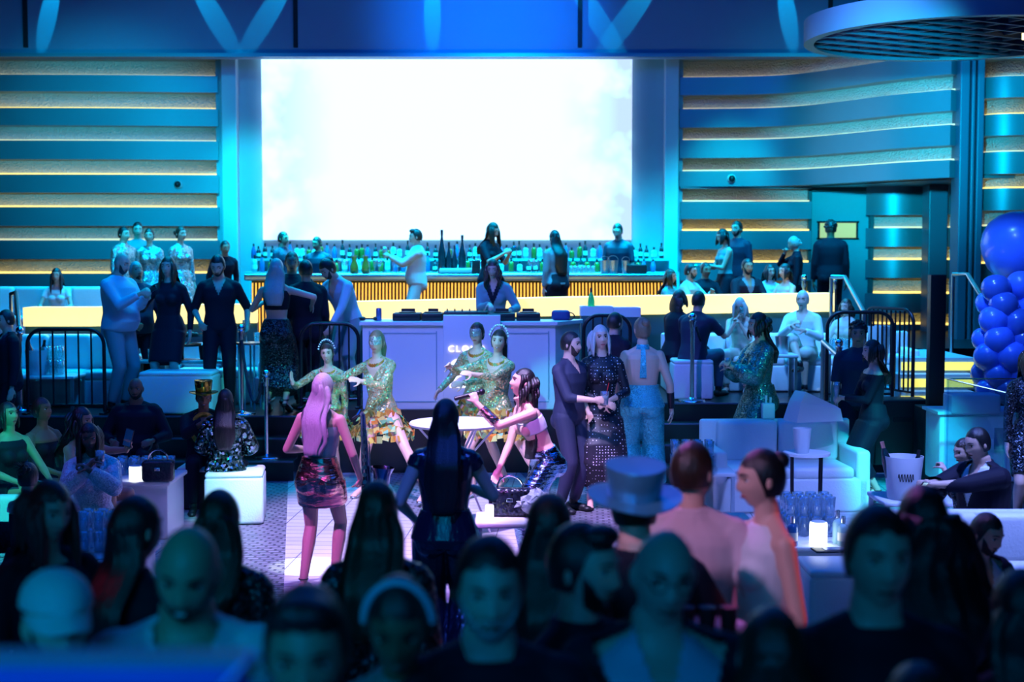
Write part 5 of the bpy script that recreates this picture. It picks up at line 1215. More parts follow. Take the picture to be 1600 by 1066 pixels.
def do_hair(root, hair, S, Mh, sex, hm, lo, P):
    kind, L_ = hair[0], (hair[2] if len(hair) > 2 else .4); seed = int(root.location.x*1000) % 997; rr = random.Random(seed); nu = 44 if not lo else 26
    am = [1+.018*rr.uniform(-1, 1) for _ in range(nu)]
    def cap(g, c=(0, .016, .014), r=(.079, .097, .113), zmin=-.055, fr=.46, vol=1.0):
        # shell hugging the skull; the hairline climbs over the forehead and drops behind the ears
        rings = []; nv = 13
        for i in range(nv):
            row = []
            for j in range(nu):
                a = 2*PI*j/nu; fy = -math.sin(a)   # fy=1 at the front
                zl = zmin + (1-(-fy if fy < 0 else 0))*0
                lim = math.acos(max(-1, min(1, (zmin/r[2] if fy < .15 else zmin/r[2]+(fr-zmin/r[2])*min(1, (fy-.15)/.45)))))
                t = .02+(lim-.02)*i/(nv-1); am_ = am[j] if i > 1 else 1
                row.append(Mh @ (V(c)+V((r[0]*vol*am_*math.sin(t)*math.cos(a), r[1]*vol*am_*math.sin(t)*math.sin(a), r[2]*vol*math.cos(t)))))
            rings.append(row)
        g.loft(rings, cap=False); g.loft([[Mh @ (V(c)+(Mh.inverted() @ p-V(c))*.93) for p in row] for row in rings[::-1][:3]], cap=False)
        for row in (rings[0],): g.add(row, [tuple(range(len(row)))])
    g = G()
    if kind == 'short': cap(g, (0, .012, .012), (.0815, .101, .120), -.06, .46)
    elif kind == 'quiff': cap(g, (0, .012, .014), (.082, .101, .121), -.06, .42); g.ell(Mh @ V((0, -.045, .098)), (.060, .050, .034), Mh.to_quaternion(), 16, 8)
    elif kind == 'curly':
        cap(g, (0, .014, .016), (.087, .104, .122), -.06, .36)
        for i in range(90 if not lo else 50):
            a = rr.uniform(0, 2*PI); zz_ = rr.uniform(.1, 1); 
            if -math.sin(a) > .4 and zz_ < .55: continue
            t = math.acos(zz_); s_ = rr.uniform(.014, .024); g.ell(Mh @ V((.086*math.sin(t)*math.cos(a), .014+.10*math.sin(t)*math.sin(a), .016+.122*math.cos(t))), (s_, s_, s_*.8), None, 7, 5)
    elif kind == 'fringe': cap(g, (0, .014, .012), (.080, .102, .120), -.045, .62)
    else:
        cap(g, (0, .011, .012), (.082, .102, .120), -.075, .40)
    if kind in ('bun', 'updo', 'pony', 'messy'):
        c = Mh @ V((0, .085, .075) if kind != 'updo' else (0, .105, .01)); r = .042 if kind != 'pony' else .02
        if kind == 'messy' or kind == 'updo':
            for i in range(16): g.ell(c+V((rr.uniform(-.03, .03), rr.uniform(-.02, .03), rr.uniform(-.03, .03))), (.022, .022, .02), None, 8, 6)
        else: g.ell(c, (r, r, r*.9), None, 18, 12)
        if kind == 'messy':
            for i in range(10): a = rr.uniform(0, 2*PI); g.tube([c, c+V((.05*math.cos(a), .04, .03+.03*math.sin(a))), c+V((.09*math.cos(a), .05, .02+.05*math.sin(a)))], [.006, .004, .001], 5)
        if kind == 'pony':
            c = Mh @ V((0, .10, .045)); pts = [c, c+V((0, .05, .01)), c+V((rr.uniform(-.01, .01), .08, -.10)), c+V((rr.uniform(-.02, .02), .075, -.22)), c+V((rr.uniform(-.03, .03), .07, -L_))]; g.tube(pts, [.02, .03, .04, .034, .012], 14)
    if kind in ('long', 'wavy', 'bob', 'straight', 'bigcurl'):
        # a sheet of locks from the crown down the back and beside the face
        W_ = .088 if kind != 'bigcurl' else .12; q3 = Mh.to_quaternion(); yawq = q3; base = Mh.translation; fwd = P.get('hairfwd', 0)
        e3 = (q3 @ V((0, -1, 0))); ang = math.atan2(e3.x, -e3.y); qz = Quaternion((0, 0, 1), ang)
        back = S['frame'](.40)[0]+(S['frame'](.40)[1] @ V((0, .13, 0)))
        n_ = nu; rings = []; segs_ = 15; a_l = [1+rr.uniform(-.10, .10) for _ in range(n_)]
        for i in range(segs_):
            u = i/(segs_-1); z = .04-u*(L_); ctr = base+(q3 @ V((0, .030, .04)))+V((0, 0, -u*L_))
            # drift away from the head to hang clear of the back
            dr = (qz @ V((0, 1, 0)))*(.035*min(1, u*2)); ctr = ctr+dr
            if L_ > .25 and P.get('lean', 0) < 30:
                by = back.y+.01; w2 = max(0, min(1, (u*L_-.14)/.14)); 
                if abs(ang) < 1.2: ctr.y = ctr.y*(1-w2)+max(ctr.y, by)*w2
            rx = W_*(.70+.30*min(1, u*5)+.24*math.sin(min(1, u*1.6)*PI/2)-.35*max(0, u-.75)*2); ry = (.078-.036*min(1, u*1.8))*(1.35 if kind == 'bigcurl' else 1); row = []
            wav = (.012 if kind in ('wavy', 'bigcurl') else .002)
            for j in range(n_):
                a = 2*PI*j/n_; k_ = a_l[j]*(1+wav*6*math.sin(u*17+j*.9)); x = rx*k_*math.cos(a)*(1 if u < .8 else 1-.3*(u-.8)*5*abs(math.cos(j*3))); y = ry*k_*math.sin(a)
                if math.sin(a) < 0 and u < .75: y = ry*(.10+.0*k_)*-1*max(0.0, 0 if abs(math.cos(a)) < .7 else .6)+.012   # hollow in front of the face and neck
                row.append(ctr+(qz @ V((x, y, 0)))+V((wav*math.sin(u*11+seed), 0, -.02*a_l[(j*3) % n_]*u)))
            rings.append(row)
        g.loft(rings)
        # side locks falling in front of the shoulders
        Ls = min(L_, P.get('locks', L_*.85))
        for s in ((-1, 1) if not P.get('nolocks') else ()):
            for q_ in range(7 if not lo else 4):
                x0 = s*(.060+.004*q_); y0 = -.030+.020*q_; pts = []; rad = []
                Lq = Ls*(1-.05*q_)*rr.uniform(.9, 1.05)
                for i in range(9):
                    u = i/8; hl_ = min(1, u*Lq/.05); p = base+(q3 @ V((x0*(.66+.40*math.sin(min(1, u*Lq/.09)*PI/2)), y0, .070)))+(qz @ V((s*(.010*math.sin(PI*min(1, u*1.5)*.5)+wav*1.5*math.sin(u*10+q_)), -.028*min(1, u*1.3)*(1 if q_ < 4 else 0)-.05*max(0, u*Lq-.22), -u*Lq)))
                    pts.append(p); rad.append((.010+.008*math.sin(PI*min(1, u+.15)))*(1 if u < .95 else .35))
                g.tube(pts, rad, 7)
    o = obj('hair', g, hm, root, True, False)
    return o

# held things
def hold_phone(info, nm, label, tilt=0, lit=False):
    p, fd, pn, lat = info['grips'][nm]; W = info['W']; c = W @ p; q3 = W.to_quaternion()
    z = (q3 @ fd); y = (q3 @ pn); x = y.cross(z).normalized(); y = z.cross(x).normalized(); mt = Matrix((x, y, z)).transposed().to_4x4()
    t = thing('smartphone', label, 'phone', c + z*.035); t.rotation_euler = mt.to_euler()
    g = G(); g.box((0, 0, 0), (.072, .009, .15), bev=.004); obj('case', g, M['black'], t)
    g = G(); g.box((0, .0052, 0), (.066, .001, .142)); o = obj('screen', g, emis('phone_screen', (.5, .8, 1), 1.2) if lit else M['chrome'], t)
    g = G(); g.box((-.02, -.006, .052), (.022, .003, .03), bev=.001); obj('lens', g, M['chrome'], t)
def hold_glass(info, nm, kind, label, drink=None, up=.0, straw=False, s=1.0):
    p, fd, pn, lat = info['grips'][nm]; c = info['W'] @ p; hgt = {'tumbler': .05, 'wine': .10, 'flute': .09}[kind]
    loc_ = c-V((0, 0, hgt*s+up))
    if drink or straw:
        t = thing({'tumbler': 'drink_glass', 'wine': 'wine_glass', 'flute': 'champagne_flute'}[kind], label, 'glass', loc_); t.scale = (s,)*3
        o = bpy.data.objects.new('bowl', GM[kind]); COL.objects.link(o); o.parent = t
        if drink:
            g = G(); r = {'tumbler': [(.025, .012), (.031, .085)], 'wine': [(.008, .105), (.032, .14), (.034, .165)], 'flute': [(.006, .105), (.020, .17), (.020, .20)]}[kind]; g.lathe(r, n=14); obj('drink', g, drink, t)
        if straw: g = G(); g.tube([(0, 0, .03), (.035, 0, .19)], .0035, 6); obj('straw', g, M['red'], t)
    else: gobj(kind, loc_, label, s=s)
# ================================================================== WHO IS THERE
def seat(h=.50, lean=4, **k): d = dict(hip=(0, .05, h), foot=(.40, .13, 0), hand=(.34, .15, h+.13), elb=(-.4, .5, -.4), lean=lean); d.update(k); return d
# ---- head wear and costume bits
def tiara(I):
    Mh = I['Mh']; g = G(); pts = [Mh @ V((.088*math.cos(a), -.01, .035+.125*math.sin(a))) for a in [PI*k/14 for k in range(15)]]
    g.tube(pts, .0035, 6); o = obj('tiara', g, M['chrome'], I['root'])
    g = G()
    for k in range(1, 14): a = PI*k/14; g.ell(Mh @ V((.102*math.cos(a), -.012, .035+.142*math.sin(a))), (.010, .008, .010), None, 8, 6)
    obj('pearl', g, M['pearl'], o)
M['pearl'] = mat('pearl', (.85, .95, .95), .2, coat=.5)
M['maskglitter'] = sequin('mask_glitter', (.25, .32, .30), (.75, .8, .75), 120, .35, 1.0, .6)
def mask(I):
    Mh = I['Mh']; g = G(); rings = []
    for i in range(9):
        z = -.022+.010*i; row = []
        for j in range(25): x = -.060+.005*j; p = hsurf_at(x, z+.012*(abs(x)/.06)**2, 'f'); row.append(Mh @ (p*1.035+V((0, -.003, 0))))
        rings.append(row)
    g.loft(rings, cap=False, closed=False); obj('glitter_mask', g, M['maskglitter'], I['root'])
def necklace(I):
    S = I['S']; c, q_ = S['frame'](.47); g = G()
    for k in range(22): a = 2*PI*k/22; g.box(c+(q_ @ V((.085*math.cos(a), .066*math.sin(a)-.018, .01+.035*math.sin(a)))), (.03, .008, .03), M4=(Quaternion((0, 0, 1), a+PI/2) @ Quaternion((0, 1, 0), .8)).to_matrix().to_4x4())
    obj('flake_collar', g, M['flake'], I['root'], False)
def cap_hat(I, m, brim=True):
    Mh = I['Mh']; root = I['root']; g = G(); rings = []
    for i in range(10):
        t = PI/2*i/9; rings.append([Mh @ V((.086*math.cos(t)*math.cos(a), .012+.106*math.cos(t)*math.sin(a), .052+.085*math.sin(t)**.9)) for a in [2*PI*j/28 for j in range(28)]])
    g.loft(rings); o = obj('baseball_cap', g, m, root)
    g = G(); up = []; lo_ = []
    for r in (0, .5, 1):
        up.append([Mh @ V((.080*(1-.12*r)*math.cos(a), -.090*abs(math.sin(a))-.085*r*abs(math.sin(a))**.6+.012, .058-.026*r-.020*abs(math.cos(a)))) for a in [PI+PI*j/16 for j in range(17)]])
    g.loft(up+[[p-V((0, 0, .005)) for p in row] for row in up[::-1]], cap=False, closed=False); obj('brim', g, m, o)
def top_hat(I, m, band=None, h=.15, r=.095, rb=.165, tilt=0, name='top_hat'):
    Mh = I['Mh'] @ Matrix.Rotation(tilt, 4, 'X'); n = 32; g = G()
    def rg(rad, z, e=1.12): return [Mh @ V((rad*math.cos(2*PI*k/n), .01+rad*e*math.sin(2*PI*k/n), z+.018*(abs(math.cos(2*PI*k/n))-.5)*(rad/rb)**3)) for k in range(n)]
    g.loft([rg(.02, .055+h), rg(r*1.06, .055+h), rg(r*1.08, .05+h), rg(r*.92, .06), rg(rb, .058), rg(rb, .052), rg(r*.9, .050)], cap=True); o = obj(name, g, m, I['root'])
    if band: g = G(); g.loft([rg(r*.925, .062), rg(r*.955, .092)], cap=False); obj('hat_band', g, band, o)
def headband(I, m, r=.010):
    Mh = I['Mh']; g = G(); g.tube([Mh @ V((.084*math.cos(a), -.010, .022+.108*math.sin(a))) for a in [PI*k/16 for k in range(17)]], r, 10); obj('headband', g, m, I['root'])

LG = 'light'
# ---- performers
DW = lambda u=.42: (('shirt', 'seq_green', dict(inf=.008, t0=-.09, sleeve=1.95, collar=0, v=.13, vs=.75, name='sequin_bodysuit')), ('pelmet', 'flake'))
person('masked dancer with a glittering eye mask stretching her arms left, nearest the saxophone player', 588, 515, 14.6, 0, -22, 'f', LG, dict(hip=(0, 0, .88), footL=(.20, .58, 0), footR=(.02, .22, 0), kneeR=(.4, -1, 0), heel=.05, side=-6, handR=(.30, .46, 1.22), handL=(.42, .0, 1.20), curl=.15, head=(12, 0, 4), shoe_mat='chrome'), hair=('pony', 'ash', .34), wear=DW(), extra=lambda I: (mask(I), necklace(I)), grp=None)
person('smiling dancer with a pearl tiara raising one hand behind the saxophone player', 511, 536, 15.0, 0, -10, 'f', LG, dict(heel=.05, handR=(.22, .36, 1.28), hdR=(.05, .15, 1), curl=.1, smile=1, head=(8, 0, -4), shoe_mat='chrome'), hair=('pony', 'brown', .3), wear=DW(), extra=lambda I: (tiara(I), necklace(I), hold_baton(I)) if 'hold_baton' in globals() else (tiara(I), necklace(I)))
person('masked dancer half hidden behind the other tiara dancer in front of the DJ booth', 745, 503, 15.3, 0, -28, 'f', LG, dict(footL=(.0, .30, 0), footR=(.0, .22, 0), heel=.05, handR=(.28, .30, 1.02), handL=(.40, .05, 1.12), curl=.2, head=(10, 0, 0), shoe_mat='chrome'), hair=('bun', 'brown'), wear=DW(), extra=lambda I: (mask(I), necklace(I)))
person('smiling dancer with pearl tiara and long ponytail reaching left before the DJ booth panel', 779, 514, 14.6, 0, -25, 'f', LG, dict(hip=(0, 0, .90), footL=(-.05, .52, 0), footR=(.15, .20, 0), heel=.05, side=3, handR=(.42, .30, 1.34), handL=(.48, -.02, 1.28), curl=[.05, .2, .3, .4], smile=1, head=(16, -2, 4), shoe_mat='chrome'), hair=('pony', 'brown', .42), wear=DW(), extra=lambda I: (tiara(I), necklace(I)))
SX = person('blonde woman seen from behind in a short rose gold skirt playing a saxophone', 505, 582, 10.45, 0, 168, 'f', LG, dict(heel=.03, handR=(.16, .27, .90), handL=(.22, .12, 1.10), curlR=.7, elbL=(-.5, .6, -.3), side=-2, head=(-14, 4, 0), footL=(.0, .13, 0), footR=(.12, .08, 0)), hair=('wavy', 'blonde', .52), wear=(('top', 'c_white', dict(sleeve=0, t0=.10, t1=.42, back=.18, bw=.045, label='pale laced corset top')), ('skirt', 'rose_foil', dict(u=.50, top=.15, label='shiny rose gold draped mini skirt'))), shoes='heel', vox=.006)
SG = person('long haired woman singer bending forward to a microphone in a bandeau top and holographic trousers', 816, 574, 11.4, 0, -72, 'f', LG, dict(lean=34, arch=14, heel=.08, hip=(-.10, .10, .93), handL=(.50, -.04, 1.42), elbL=(.1, .3, -1.0), curlL=1.0, hdL=(.25, -.25, .9), handR=(.30, .10, .86), head=(-4, -26, 0), footL=(.10, .14, 0), footR=(-.25, .08, 0), locks=.25), h=1.76, lift=1, hair=('wavy', 'black', .62), wear=(('top', 'c_white', dict(t0=.26, t1=.38, sleeve=0, strap=1, label='white bandeau top')), ('trousers', 'holo_foil', dict(flare=.055, u=1.9, top=.11, label='shiny holographic wide trousers')), ('arm_band', M['rose_foil'], dict(side='L', u=(.15, .75), r=.043))), vox=.006)
def mic(I, nm):
    p, fd, pn, lat = I['grips'][nm]; W = I['W']; c = W @ p; hd = W @ (I['Mh'] @ V((0, -.13, -.055))); d = (hd-c).normalized()
    t = thing('microphone', 'black wireless microphone held to the mouth of the bending singer', 'microphone', c); t.rotation_euler = d.to_track_quat('Z', 'Y').to_euler()
    g = G(); g.lathe([(.014, -.15), (.017, -.14), (.019, .05), (.020, .06)], n=14); obj('handle', g, M['black'], t)
    g = G(); g.ell((0, 0, .085), (.026, .026, .030), None, 14, 10); obj('grille', g, M['blackmetal'], t)
mic(SG, 'L')
# saxophone
def sax(I):
    W = I['W']; c = W @ V((-.27, -.20, .86)); t = thing('saxophone', 'dark shiny saxophone with an upturned bell held by the blonde woman', 'saxophone', c); ms = mat('sax_metal', (.22, .30, .42), .14, 1)
    g = G(); g.tube([(-.02, -.10, .50), (.0, -.04, .53), (.015, 0, .50), (.02, .02, .35), (.03, .03, .10), (.035, .03, -.10)], [.010, .014, .018, .024, .032, .038], 14); obj('body_tube', g, ms, t)
    g = G(); g.tube([(.035, .03, -.10), (.05, .03, -.17), (.09, .03, -.19), (.13, .03, -.15), (.145, .03, -.05), (.15, .03, .04), (.155, .03, .10)], [.038, .042, .045, .05, .056, .066, .092], 18, cap=False); obj('bell', g, ms, t)
    g = G(); g.tube([(-.045, -.16, .485), (-.02, -.10, .50)], [.009, .011], 8); obj('mouthpiece', g, M['black'], t)
    for k in range(9): g = G(); g.lathe([(.016, 0), (.016, .008)], n=12); o = obj('key', g, M['chrome'], t); o.location = (.028-.0*k, -.012, .38-.055*k); o.rotation_euler = (PI/2, 0, 0)
    g = G(); g.tube([(.06, .0, .3), (.07, .0, .0), (.06, .0, -.1)], .004, 6); obj('key_rod', g, M['chrome'], t)
sax(SX)
# ---- dance floor guests
BK = person('woman seen from behind with straight black hair, black sleeveless top and satin trousers', 697, 622, 8.2, 0, 178, 'f', LG, dict(handR=(.28, .10, 1.16), elbR=(-.4, .7, -.4), curlR=.7, handL=(.14, .20, .98), heel=.06, head=(-10, 4, 0)), fat=.012, hair=('straight', 'black', .56), wear=(('top', 'satin', dict(sleeve=.22, inf=.012, t0=-.0, t1=.50, strap=1, back=.26, bw=.026, label='black sleeveless top with a slit down the back')), ('trousers', 'satin', dict(flare=.06, top=.14, inf=.02, label='dark pleated satin trousers'))), vox=.0062)
b_ = bottle('small_bottle', P_spirit, M['bottle'], 'small dark bottle held by the woman with long straight black hair', M['red']); b_.location = BK['W'] @ BK['grips']['R'][0]-V((0, 0, .08)); b_.scale = (.6, .6, .6)
MN = person('short haired man in a navy shirt holding a drink beside the woman in dots', 893, 518, 13.8, 0, 48, 'm', LG, dict(handR=(.36, .06, 1.10), elbR=(-.6, .5, -.5), curlR=.8, hdR=(1, -.2, .1), pnR=(0, -1, 0), handL=(.10, .16, .95), head=(14, 0, 0)), hair=('short', 'black'), beard=('full', 'black'), wear=(('shirt', 'c_navy', dict(v=.06, sleeve=1.35)), ('trousers', 'c_navy')), shoes='shoe')
hold_glass(MN, 'R', 'tumbler', 'clear iced drink with a straw held by the man in the navy shirt', M['water'], straw=True, s=1.15)
person('woman with shoulder length blonde hair in a long black dress with white dots', 939, 507, 14.0, 0, 4, 'f', LG, dict(handL=(.20, .04, 1.03), handR=(.22, .0, 1.02), elb=(-.4, .7, -.3), heel=.08, curl=.5, head=(4, -4, -4), locks=.24), hair=('bob', 'blonde', .24), wear=(('dress', 'c_dots', dict(sleeve=1.6, u=1.72, flare=.035)),))
person('man in a dark jacket seen from behind between the dotted dress and the bare back', 962, 488, 15.55, .22, 128, 'm', LG, dict(), hair=('short', 'black'), wear=(('jacket', 'c_black'), ('trousers', 'c_black')), shoes='shoe')
person('woman seen from behind with a bare back, blonde low bun and sparkling turquoise wide trousers', 1003, 495, 14.4, 0, 178, 'f', LG, dict(handR=(-.02, .27, .86), handL=(.05, .24, .88), heel=.06, head=(22, 0, 0)), fat=.018, hair=('bun', 'ash'), wear=(('trousers', 'seq_teal', dict(flare=.07, top=.17, inf=.018, u=1.88)), ('cape_tie', 'seq_teal'), ('arm_band', M['blackmetal'], dict(side='R', u=(.3, .9), r=.036))), vox=.0068)
def tinydrink(I): hold_glass(I, 'R', 'tumbler', 'small drink held up by the woman in the green sequin dress', s=.8)
person('dark haired woman in a short puff sleeved green sequin dress facing left', 1184, 487, 14.8, 0, -68, 'f', LG, dict(handL=(.30, -.02, 1.22), handR=(.32, .02, 1.24), elb=(-.5, .5, -.5), curl=.7, heel=.07, head=(-8, 0, 0), locks=.2), hair=('wavy', 'brown', .38), wear=(('dress', 'seq_dark', dict(sleeve=1.85, u=.62, puff=.030, inf=.014, flare=.01)),), extra=tinydrink)
person('curly haired man in a navy t-shirt behind the woman in the black off shoulder dress', 1341, 503, 15.0, 0, -12, 'm', 'tan', dict(handR=(.10, .24, .84)), hair=('curly', 'black'), wear=(('shirt', 'c_navy', dict(sleeve=.9)), ('trousers', 'c_black')), shoes='shoe')
WB = person('smiling woman in profile in a long black off shoulder dress holding a champagne flute', 1362, 530, 14.2, 0, -82, 'f', LG, dict(handL=(.32, -.02, 1.12), handR=(.34, .04, 1.12), elb=(-.6, .4, -.4), curl=.8, heel=.08, smile=1, locks=.2), hair=('long', 'brown', .36), wear=(('dress', 'c_black', dict(sleeve=1.9, u=1.62, ct=-.02, t1=.45)),))
hold_glass(WB, 'R', 'flute', 'champagne flute held by the woman in the black off shoulder dress', M['water'], s=1.25)
person('woman in a glittering black long sleeved dress at the right edge of the picture', 1614, 540, 12.5, .0, -10, 'f', LG, dict(heel=.08), hair=('long', 'brown', .3), wear=(('dress', 'seq_black', dict(sleeve=1.9, u=.85)),))
# ---- left terrace
BM = person('bald bearded man in a light blue shirt looking at his phone on the left terrace', 190, 394, 16.75, ZL, 62, 'm', LG, dict(handR=(.38, .08, 1.28), handL=(.38, .02, 1.26), elb=(-.6, .4, -.5), curl=.75, head=(6, 14, 0)), hair=('bald', 'black'), beard=('full', 'black'), belly=.06, fat=.012, wear=(('shirt', 'c_ltblue', dict(inf=.024)), ('trousers', 'c_stone')), shoes='shoe')
hold_phone(BM, 'R', 'phone held by the bald man in the light blue shirt')
person('man with a moustache in a dark blue shirt looking up beside the bald man', 213, 408, 17.45, ZL, 30, 'm', 'tan', dict(handL=(.25, .20, 1.0), handR=(.25, .10, 1.0), curl=1.0, head=(10, -16, 0)), hair=('short', 'grey'), beard=('mo', 'black'), belly=.05, fat=.008, wear=(('shirt', 'c_navy', dict(inf=.02)), ('trousers', 'c_black')), shoes='shoe')
person('long dark haired woman in a black long sleeved dress gesturing on the left terrace', 262, 400, 17.0, ZL, -8, 'f', LG, dict(handR=(.25, .18, 1.22), curlR=.3, handL=(.05, .26, .86), locks=.3, heel=.05), hair=('long', 'brown', .4), wear=(('dress', 'c_black', dict(sleeve=1.85, u=.95)),))
person('man in black shirt and trousers looking down in the middle of the left terrace', 340, 398, 16.95, ZL, 8, 'm', LG, dict(handR=(.16, .20, .98), handL=(.08, .30, .92), head=(-8, 22, 0), curl=.6), hair=('short', 'black'), beard=('full', 'black'), wear=(('shirt', 'c_black', dict(v=.12, sleeve=1.2)), ('trousers', 'c_black')), shoes='shoe')
person('blonde woman with a bare waist and sparkling dark skirt, from behind, hugging a man', 432, 403, 16.7, ZL, 176, 'f', LG, dict(handR=(.20, .36, 1.20), elbR=(.1, .8, -.3), handL=(.30, .18, 1.25), heel=.06), hair=('straight', 'blonde', .42), wear=(('top', 'c_black', dict(sleeve=0, t0=.22, t1=.44, strap=1)), ('skirt', M['seq_black'], dict(u=1.8, flare=.03, top=.12))))
person('dark haired man in a dark suit being hugged by the blonde woman', 477, 406, 17.1, ZL, 205, 'm', 'tan', dict(handL=(.25, .1, 1.2)), hair=('short', 'black'), wear=(('jacket', 'c_black'), ('trousers', 'c_black')), shoes='shoe')
person('person with reddish short hair mostly hidden behind the blonde woman', 456, 393, 17.75, ZL, 10, 'm', 'tan', dict(), hair=('short', 'red'), wear=(('jacket', 'c_black'), ('trousers', 'c_black')), shoes='shoe')
person('bearded man in a light blue shirt bending over left of the DJ booth', 512, 408, 17.35, ZC, -40, 'm', LG, dict(lean=30, head=(-10, 24, 0), handR=(.42, .2, .80), handL=(.40, .15, .86), hip=(-.08, .1, .92)), h=1.86, hair=('bun', 'black'), beard=('full', 'black'), wear=(('shirt', 'c_ltblue', dict(v=.14)), ('trousers', 'c_stone')), shoes='shoe')
person('man in a dark jacket at the left edge of the picture on the steps', 8, 484, 15.9, .22, -50, 'm', LG, dict(), hair=('short', 'black'), wear=(('jacket', 'c_black', dict(v=.2)), ('vshirt', 'c_navy'), ('trousers', 'c_black')), shoes='shoe')
person('DJ woman with long dark hair in a grey blue jacket reaching for the decks', 770, 404, 17.35, ZC, -4, 'f', LG, dict(handR=(.40, .02, 1.18), curlR=.35, hdR=(.9, -.3, -.4), pnR=(0, 0, -1), handL=(.35, .22, 1.1), lean=8, head=(-4, 12, 0), locks=.3), hair=('wavy', 'brown', .34), wear=(('jacket', 'c_stone', dict(v=.22, inf=.022)), ('vshirt', 'c_black'), ('trousers', 'c_black')))
# ---- bar level
person('woman with long dark hair sitting behind the glowing ledge at the far left', 88, 418, 19.75, Z2, 6, 'f', LG, seat(.42, locks=.34), hair=('long', 'black', .42), wear=(('top', 'c_white', dict(sleeve=.5, strap=1)), ('trousers', 'c_black')))
person('dark haired man in a sequin shirt leftmost of the glittering group on the bar level', 194, 354, 21.6, Z2, 60, 'm', LG, dict(), hair=('short', 'black'), wear=(('shirt', 'seq_silver'), ('trousers', 'c_teal')), shoes='shoe')
person('dark haired man behind the glittering group, second from its left', 215, 347, 22.3, Z2, 20, 'm', LG, dict(), hair=('short', 'black'), wear=(('shirt', 'c_teal'), ('trousers', 'c_teal')), shoes='shoe')
person('woman facing forward in a silver sequin dress in the glittering group', 233, 356, 21.2, Z2, 5, 'f', LG, dict(), hair=('updo', 'brown'), wear=(('dress', 'seq_silver', dict(sleeve=1.8, u=1.3, flare=.02)),))
person('woman in a silver sequin dress standing right of the glittering group looking right', 283, 353, 21.2, Z2, 50, 'f', LG, dict(), hair=('updo', 'brown'), wear=(('dress', 'seq_silver', dict(sleeve=1.8, u=1.3, flare=.02)),))
person('man in dark clothes leaning at the left end of the bar beside the pillar', 352, 376, 20.9, Z2, 30, 'm', 'tan', dict(lean=22), hair=('short', 'black'), wear=(('shirt', 'c_black'), ('trousers', 'c_black')), shoes='shoe')
person('bartender in dark clothes leftmost behind the bar facing right', 443, 362, 22.9, Z2, 60, 'm', 'tan', dict(), hair=('short', 'black'), wear=(('shirt', 'c_navy', dict(sleeve=1.2)), ('trousers', 'c_black')), shoes='shoe')
person('second bartender from the left with a dark vest behind the bar', 495, 370, 22.8, Z2, -10, 'm', 'tan', dict(head=(-20, 10, 0)), hair=('short', 'black'), wear=(('shirt', 'c_navy'), ('trousers', 'c_black')), shoes='shoe')
person('bartender with short hair at the right behind the bar below the LED wall corner', 965, 349, 22.8, Z2, -20, 'm', LG, dict(head=(0, 18, 0)), hair=('short', 'black'), wear=(('shirt', 'c_navy', dict(sleeve=.9)), ('trousers', 'c_black')), shoes='shoe')
WM = person('man dressed all in white holding up a glass at the bar', 649, 358, 20.6, Z2, -78, 'm', LG, dict(handL=(.42, .0, 1.32), elbL=(-.3, .3, -.8), curlL=.8), hair=('quiff', 'brown'), belly=.03, wear=(('shirt', 'c_white', dict(inf=.03)), ('trousers', 'c_white')), shoes='shoe')
hold_glass(WM, 'L', 'wine', 'wine glass raised by the man in white at the bar', M['candle'] if False else M['water'])
WP = person('long haired woman in dark clothes looking at her phone in front of the bar', 770, 347, 20.5, Z2, 55, 'f', LG, dict(handR=(.34, .1, 1.28), handL=(.34, .02, 1.28), curl=.8, head=(0, 18, 0)), hair=('long', 'brown', .36), wear=(('shirt', 'c_black', dict(sleeve=.9)), ('trousers', 'c_black')))
hold_phone(WP, 'R', 'phone held by the long haired woman in front of the bar')
person('woman with very long dark hair leaning at the bar seen from behind', 866, 359, 20.6, Z2, 215, 'f', LG, dict(lean=6), hair=('long', 'black', .58), wear=(('shirt', 'c_stone', dict(inf=.02)), ('skirt', 'c_black', dict(u=1.5))))
RP = person('dark haired woman in a sleeveless top looking at her phone right of the bar', 1129, 357, 21.5, Z2, -72, 'f', LG, dict(handL=(.32, .0, 1.15), handR=(.32, .05, 1.15), curl=.8, head=(0, 14, 0)), hair=('long', 'black', .24), wear=(('top', 'c_teal', dict(sleeve=0, strap=1)), ('trousers', 'c_black')))
hold_phone(RP, 'L', 'phone held by the dark haired woman right of the bar')
person('man in a dark shirt behind the woman with the phone right of the bar', 1151, 345, 22.2, Z2, -40, 'm', LG, dict(), hair=('short', 'black'), beard=('full', 'black'), wear=(('shirt', 'c_navy', dict(inf=.02)), ('trousers', 'c_black')), shoes='shoe')
person('woman with pinned up blonde hair and a hand at her face left of the door', 1240, 369, 21.5, Z2, -95, 'f', LG, dict(handR=(.18, .05, 1.45), curlR=.8, head=(0, 12, 0)), hair=('updo', 'blonde'), wear=(('shirt', 'c_black'), ('trousers', 'c_black')))
person('man in a black suit seen from behind in front of the door', 1298, 345, 21.8, Z2, 172, 'm', 'brown', dict(), hair=('curly', 'black'), wear=(('jacket', 'c_black'), ('trousers', 'c_black')), shoes='shoe')
person('bearded man in a pale hooded top sitting behind the glowing ledge right of the bar', 1080, 412, 20.1, Z2, 55, 'm', LG, seat(.44, handL=(.3, .1, .8)), hair=('short', 'black'), beard=('full', 'black'), wear=(('sweater', 'c_cream'), ('trousers', 'c_black')), shoes='shoe')
person('dark haired guest sitting behind the man in the pale hooded top', 1103, 410, 21.0, Z2, 20, 'm', 'tan', seat(.44), hair=('short', 'black'), wear=(('shirt', 'c_black'), ('trousers', 'c_black')), shoes='shoe')
person('long haired guest sitting leftmost behind the right part of the ledge', 1048, 420, 19.8, Z2, 60, 'f', LG, seat(.42), hair=('long', 'brown', .3), wear=(('shirt', 'c_teal'), ('trousers', 'c_black')))
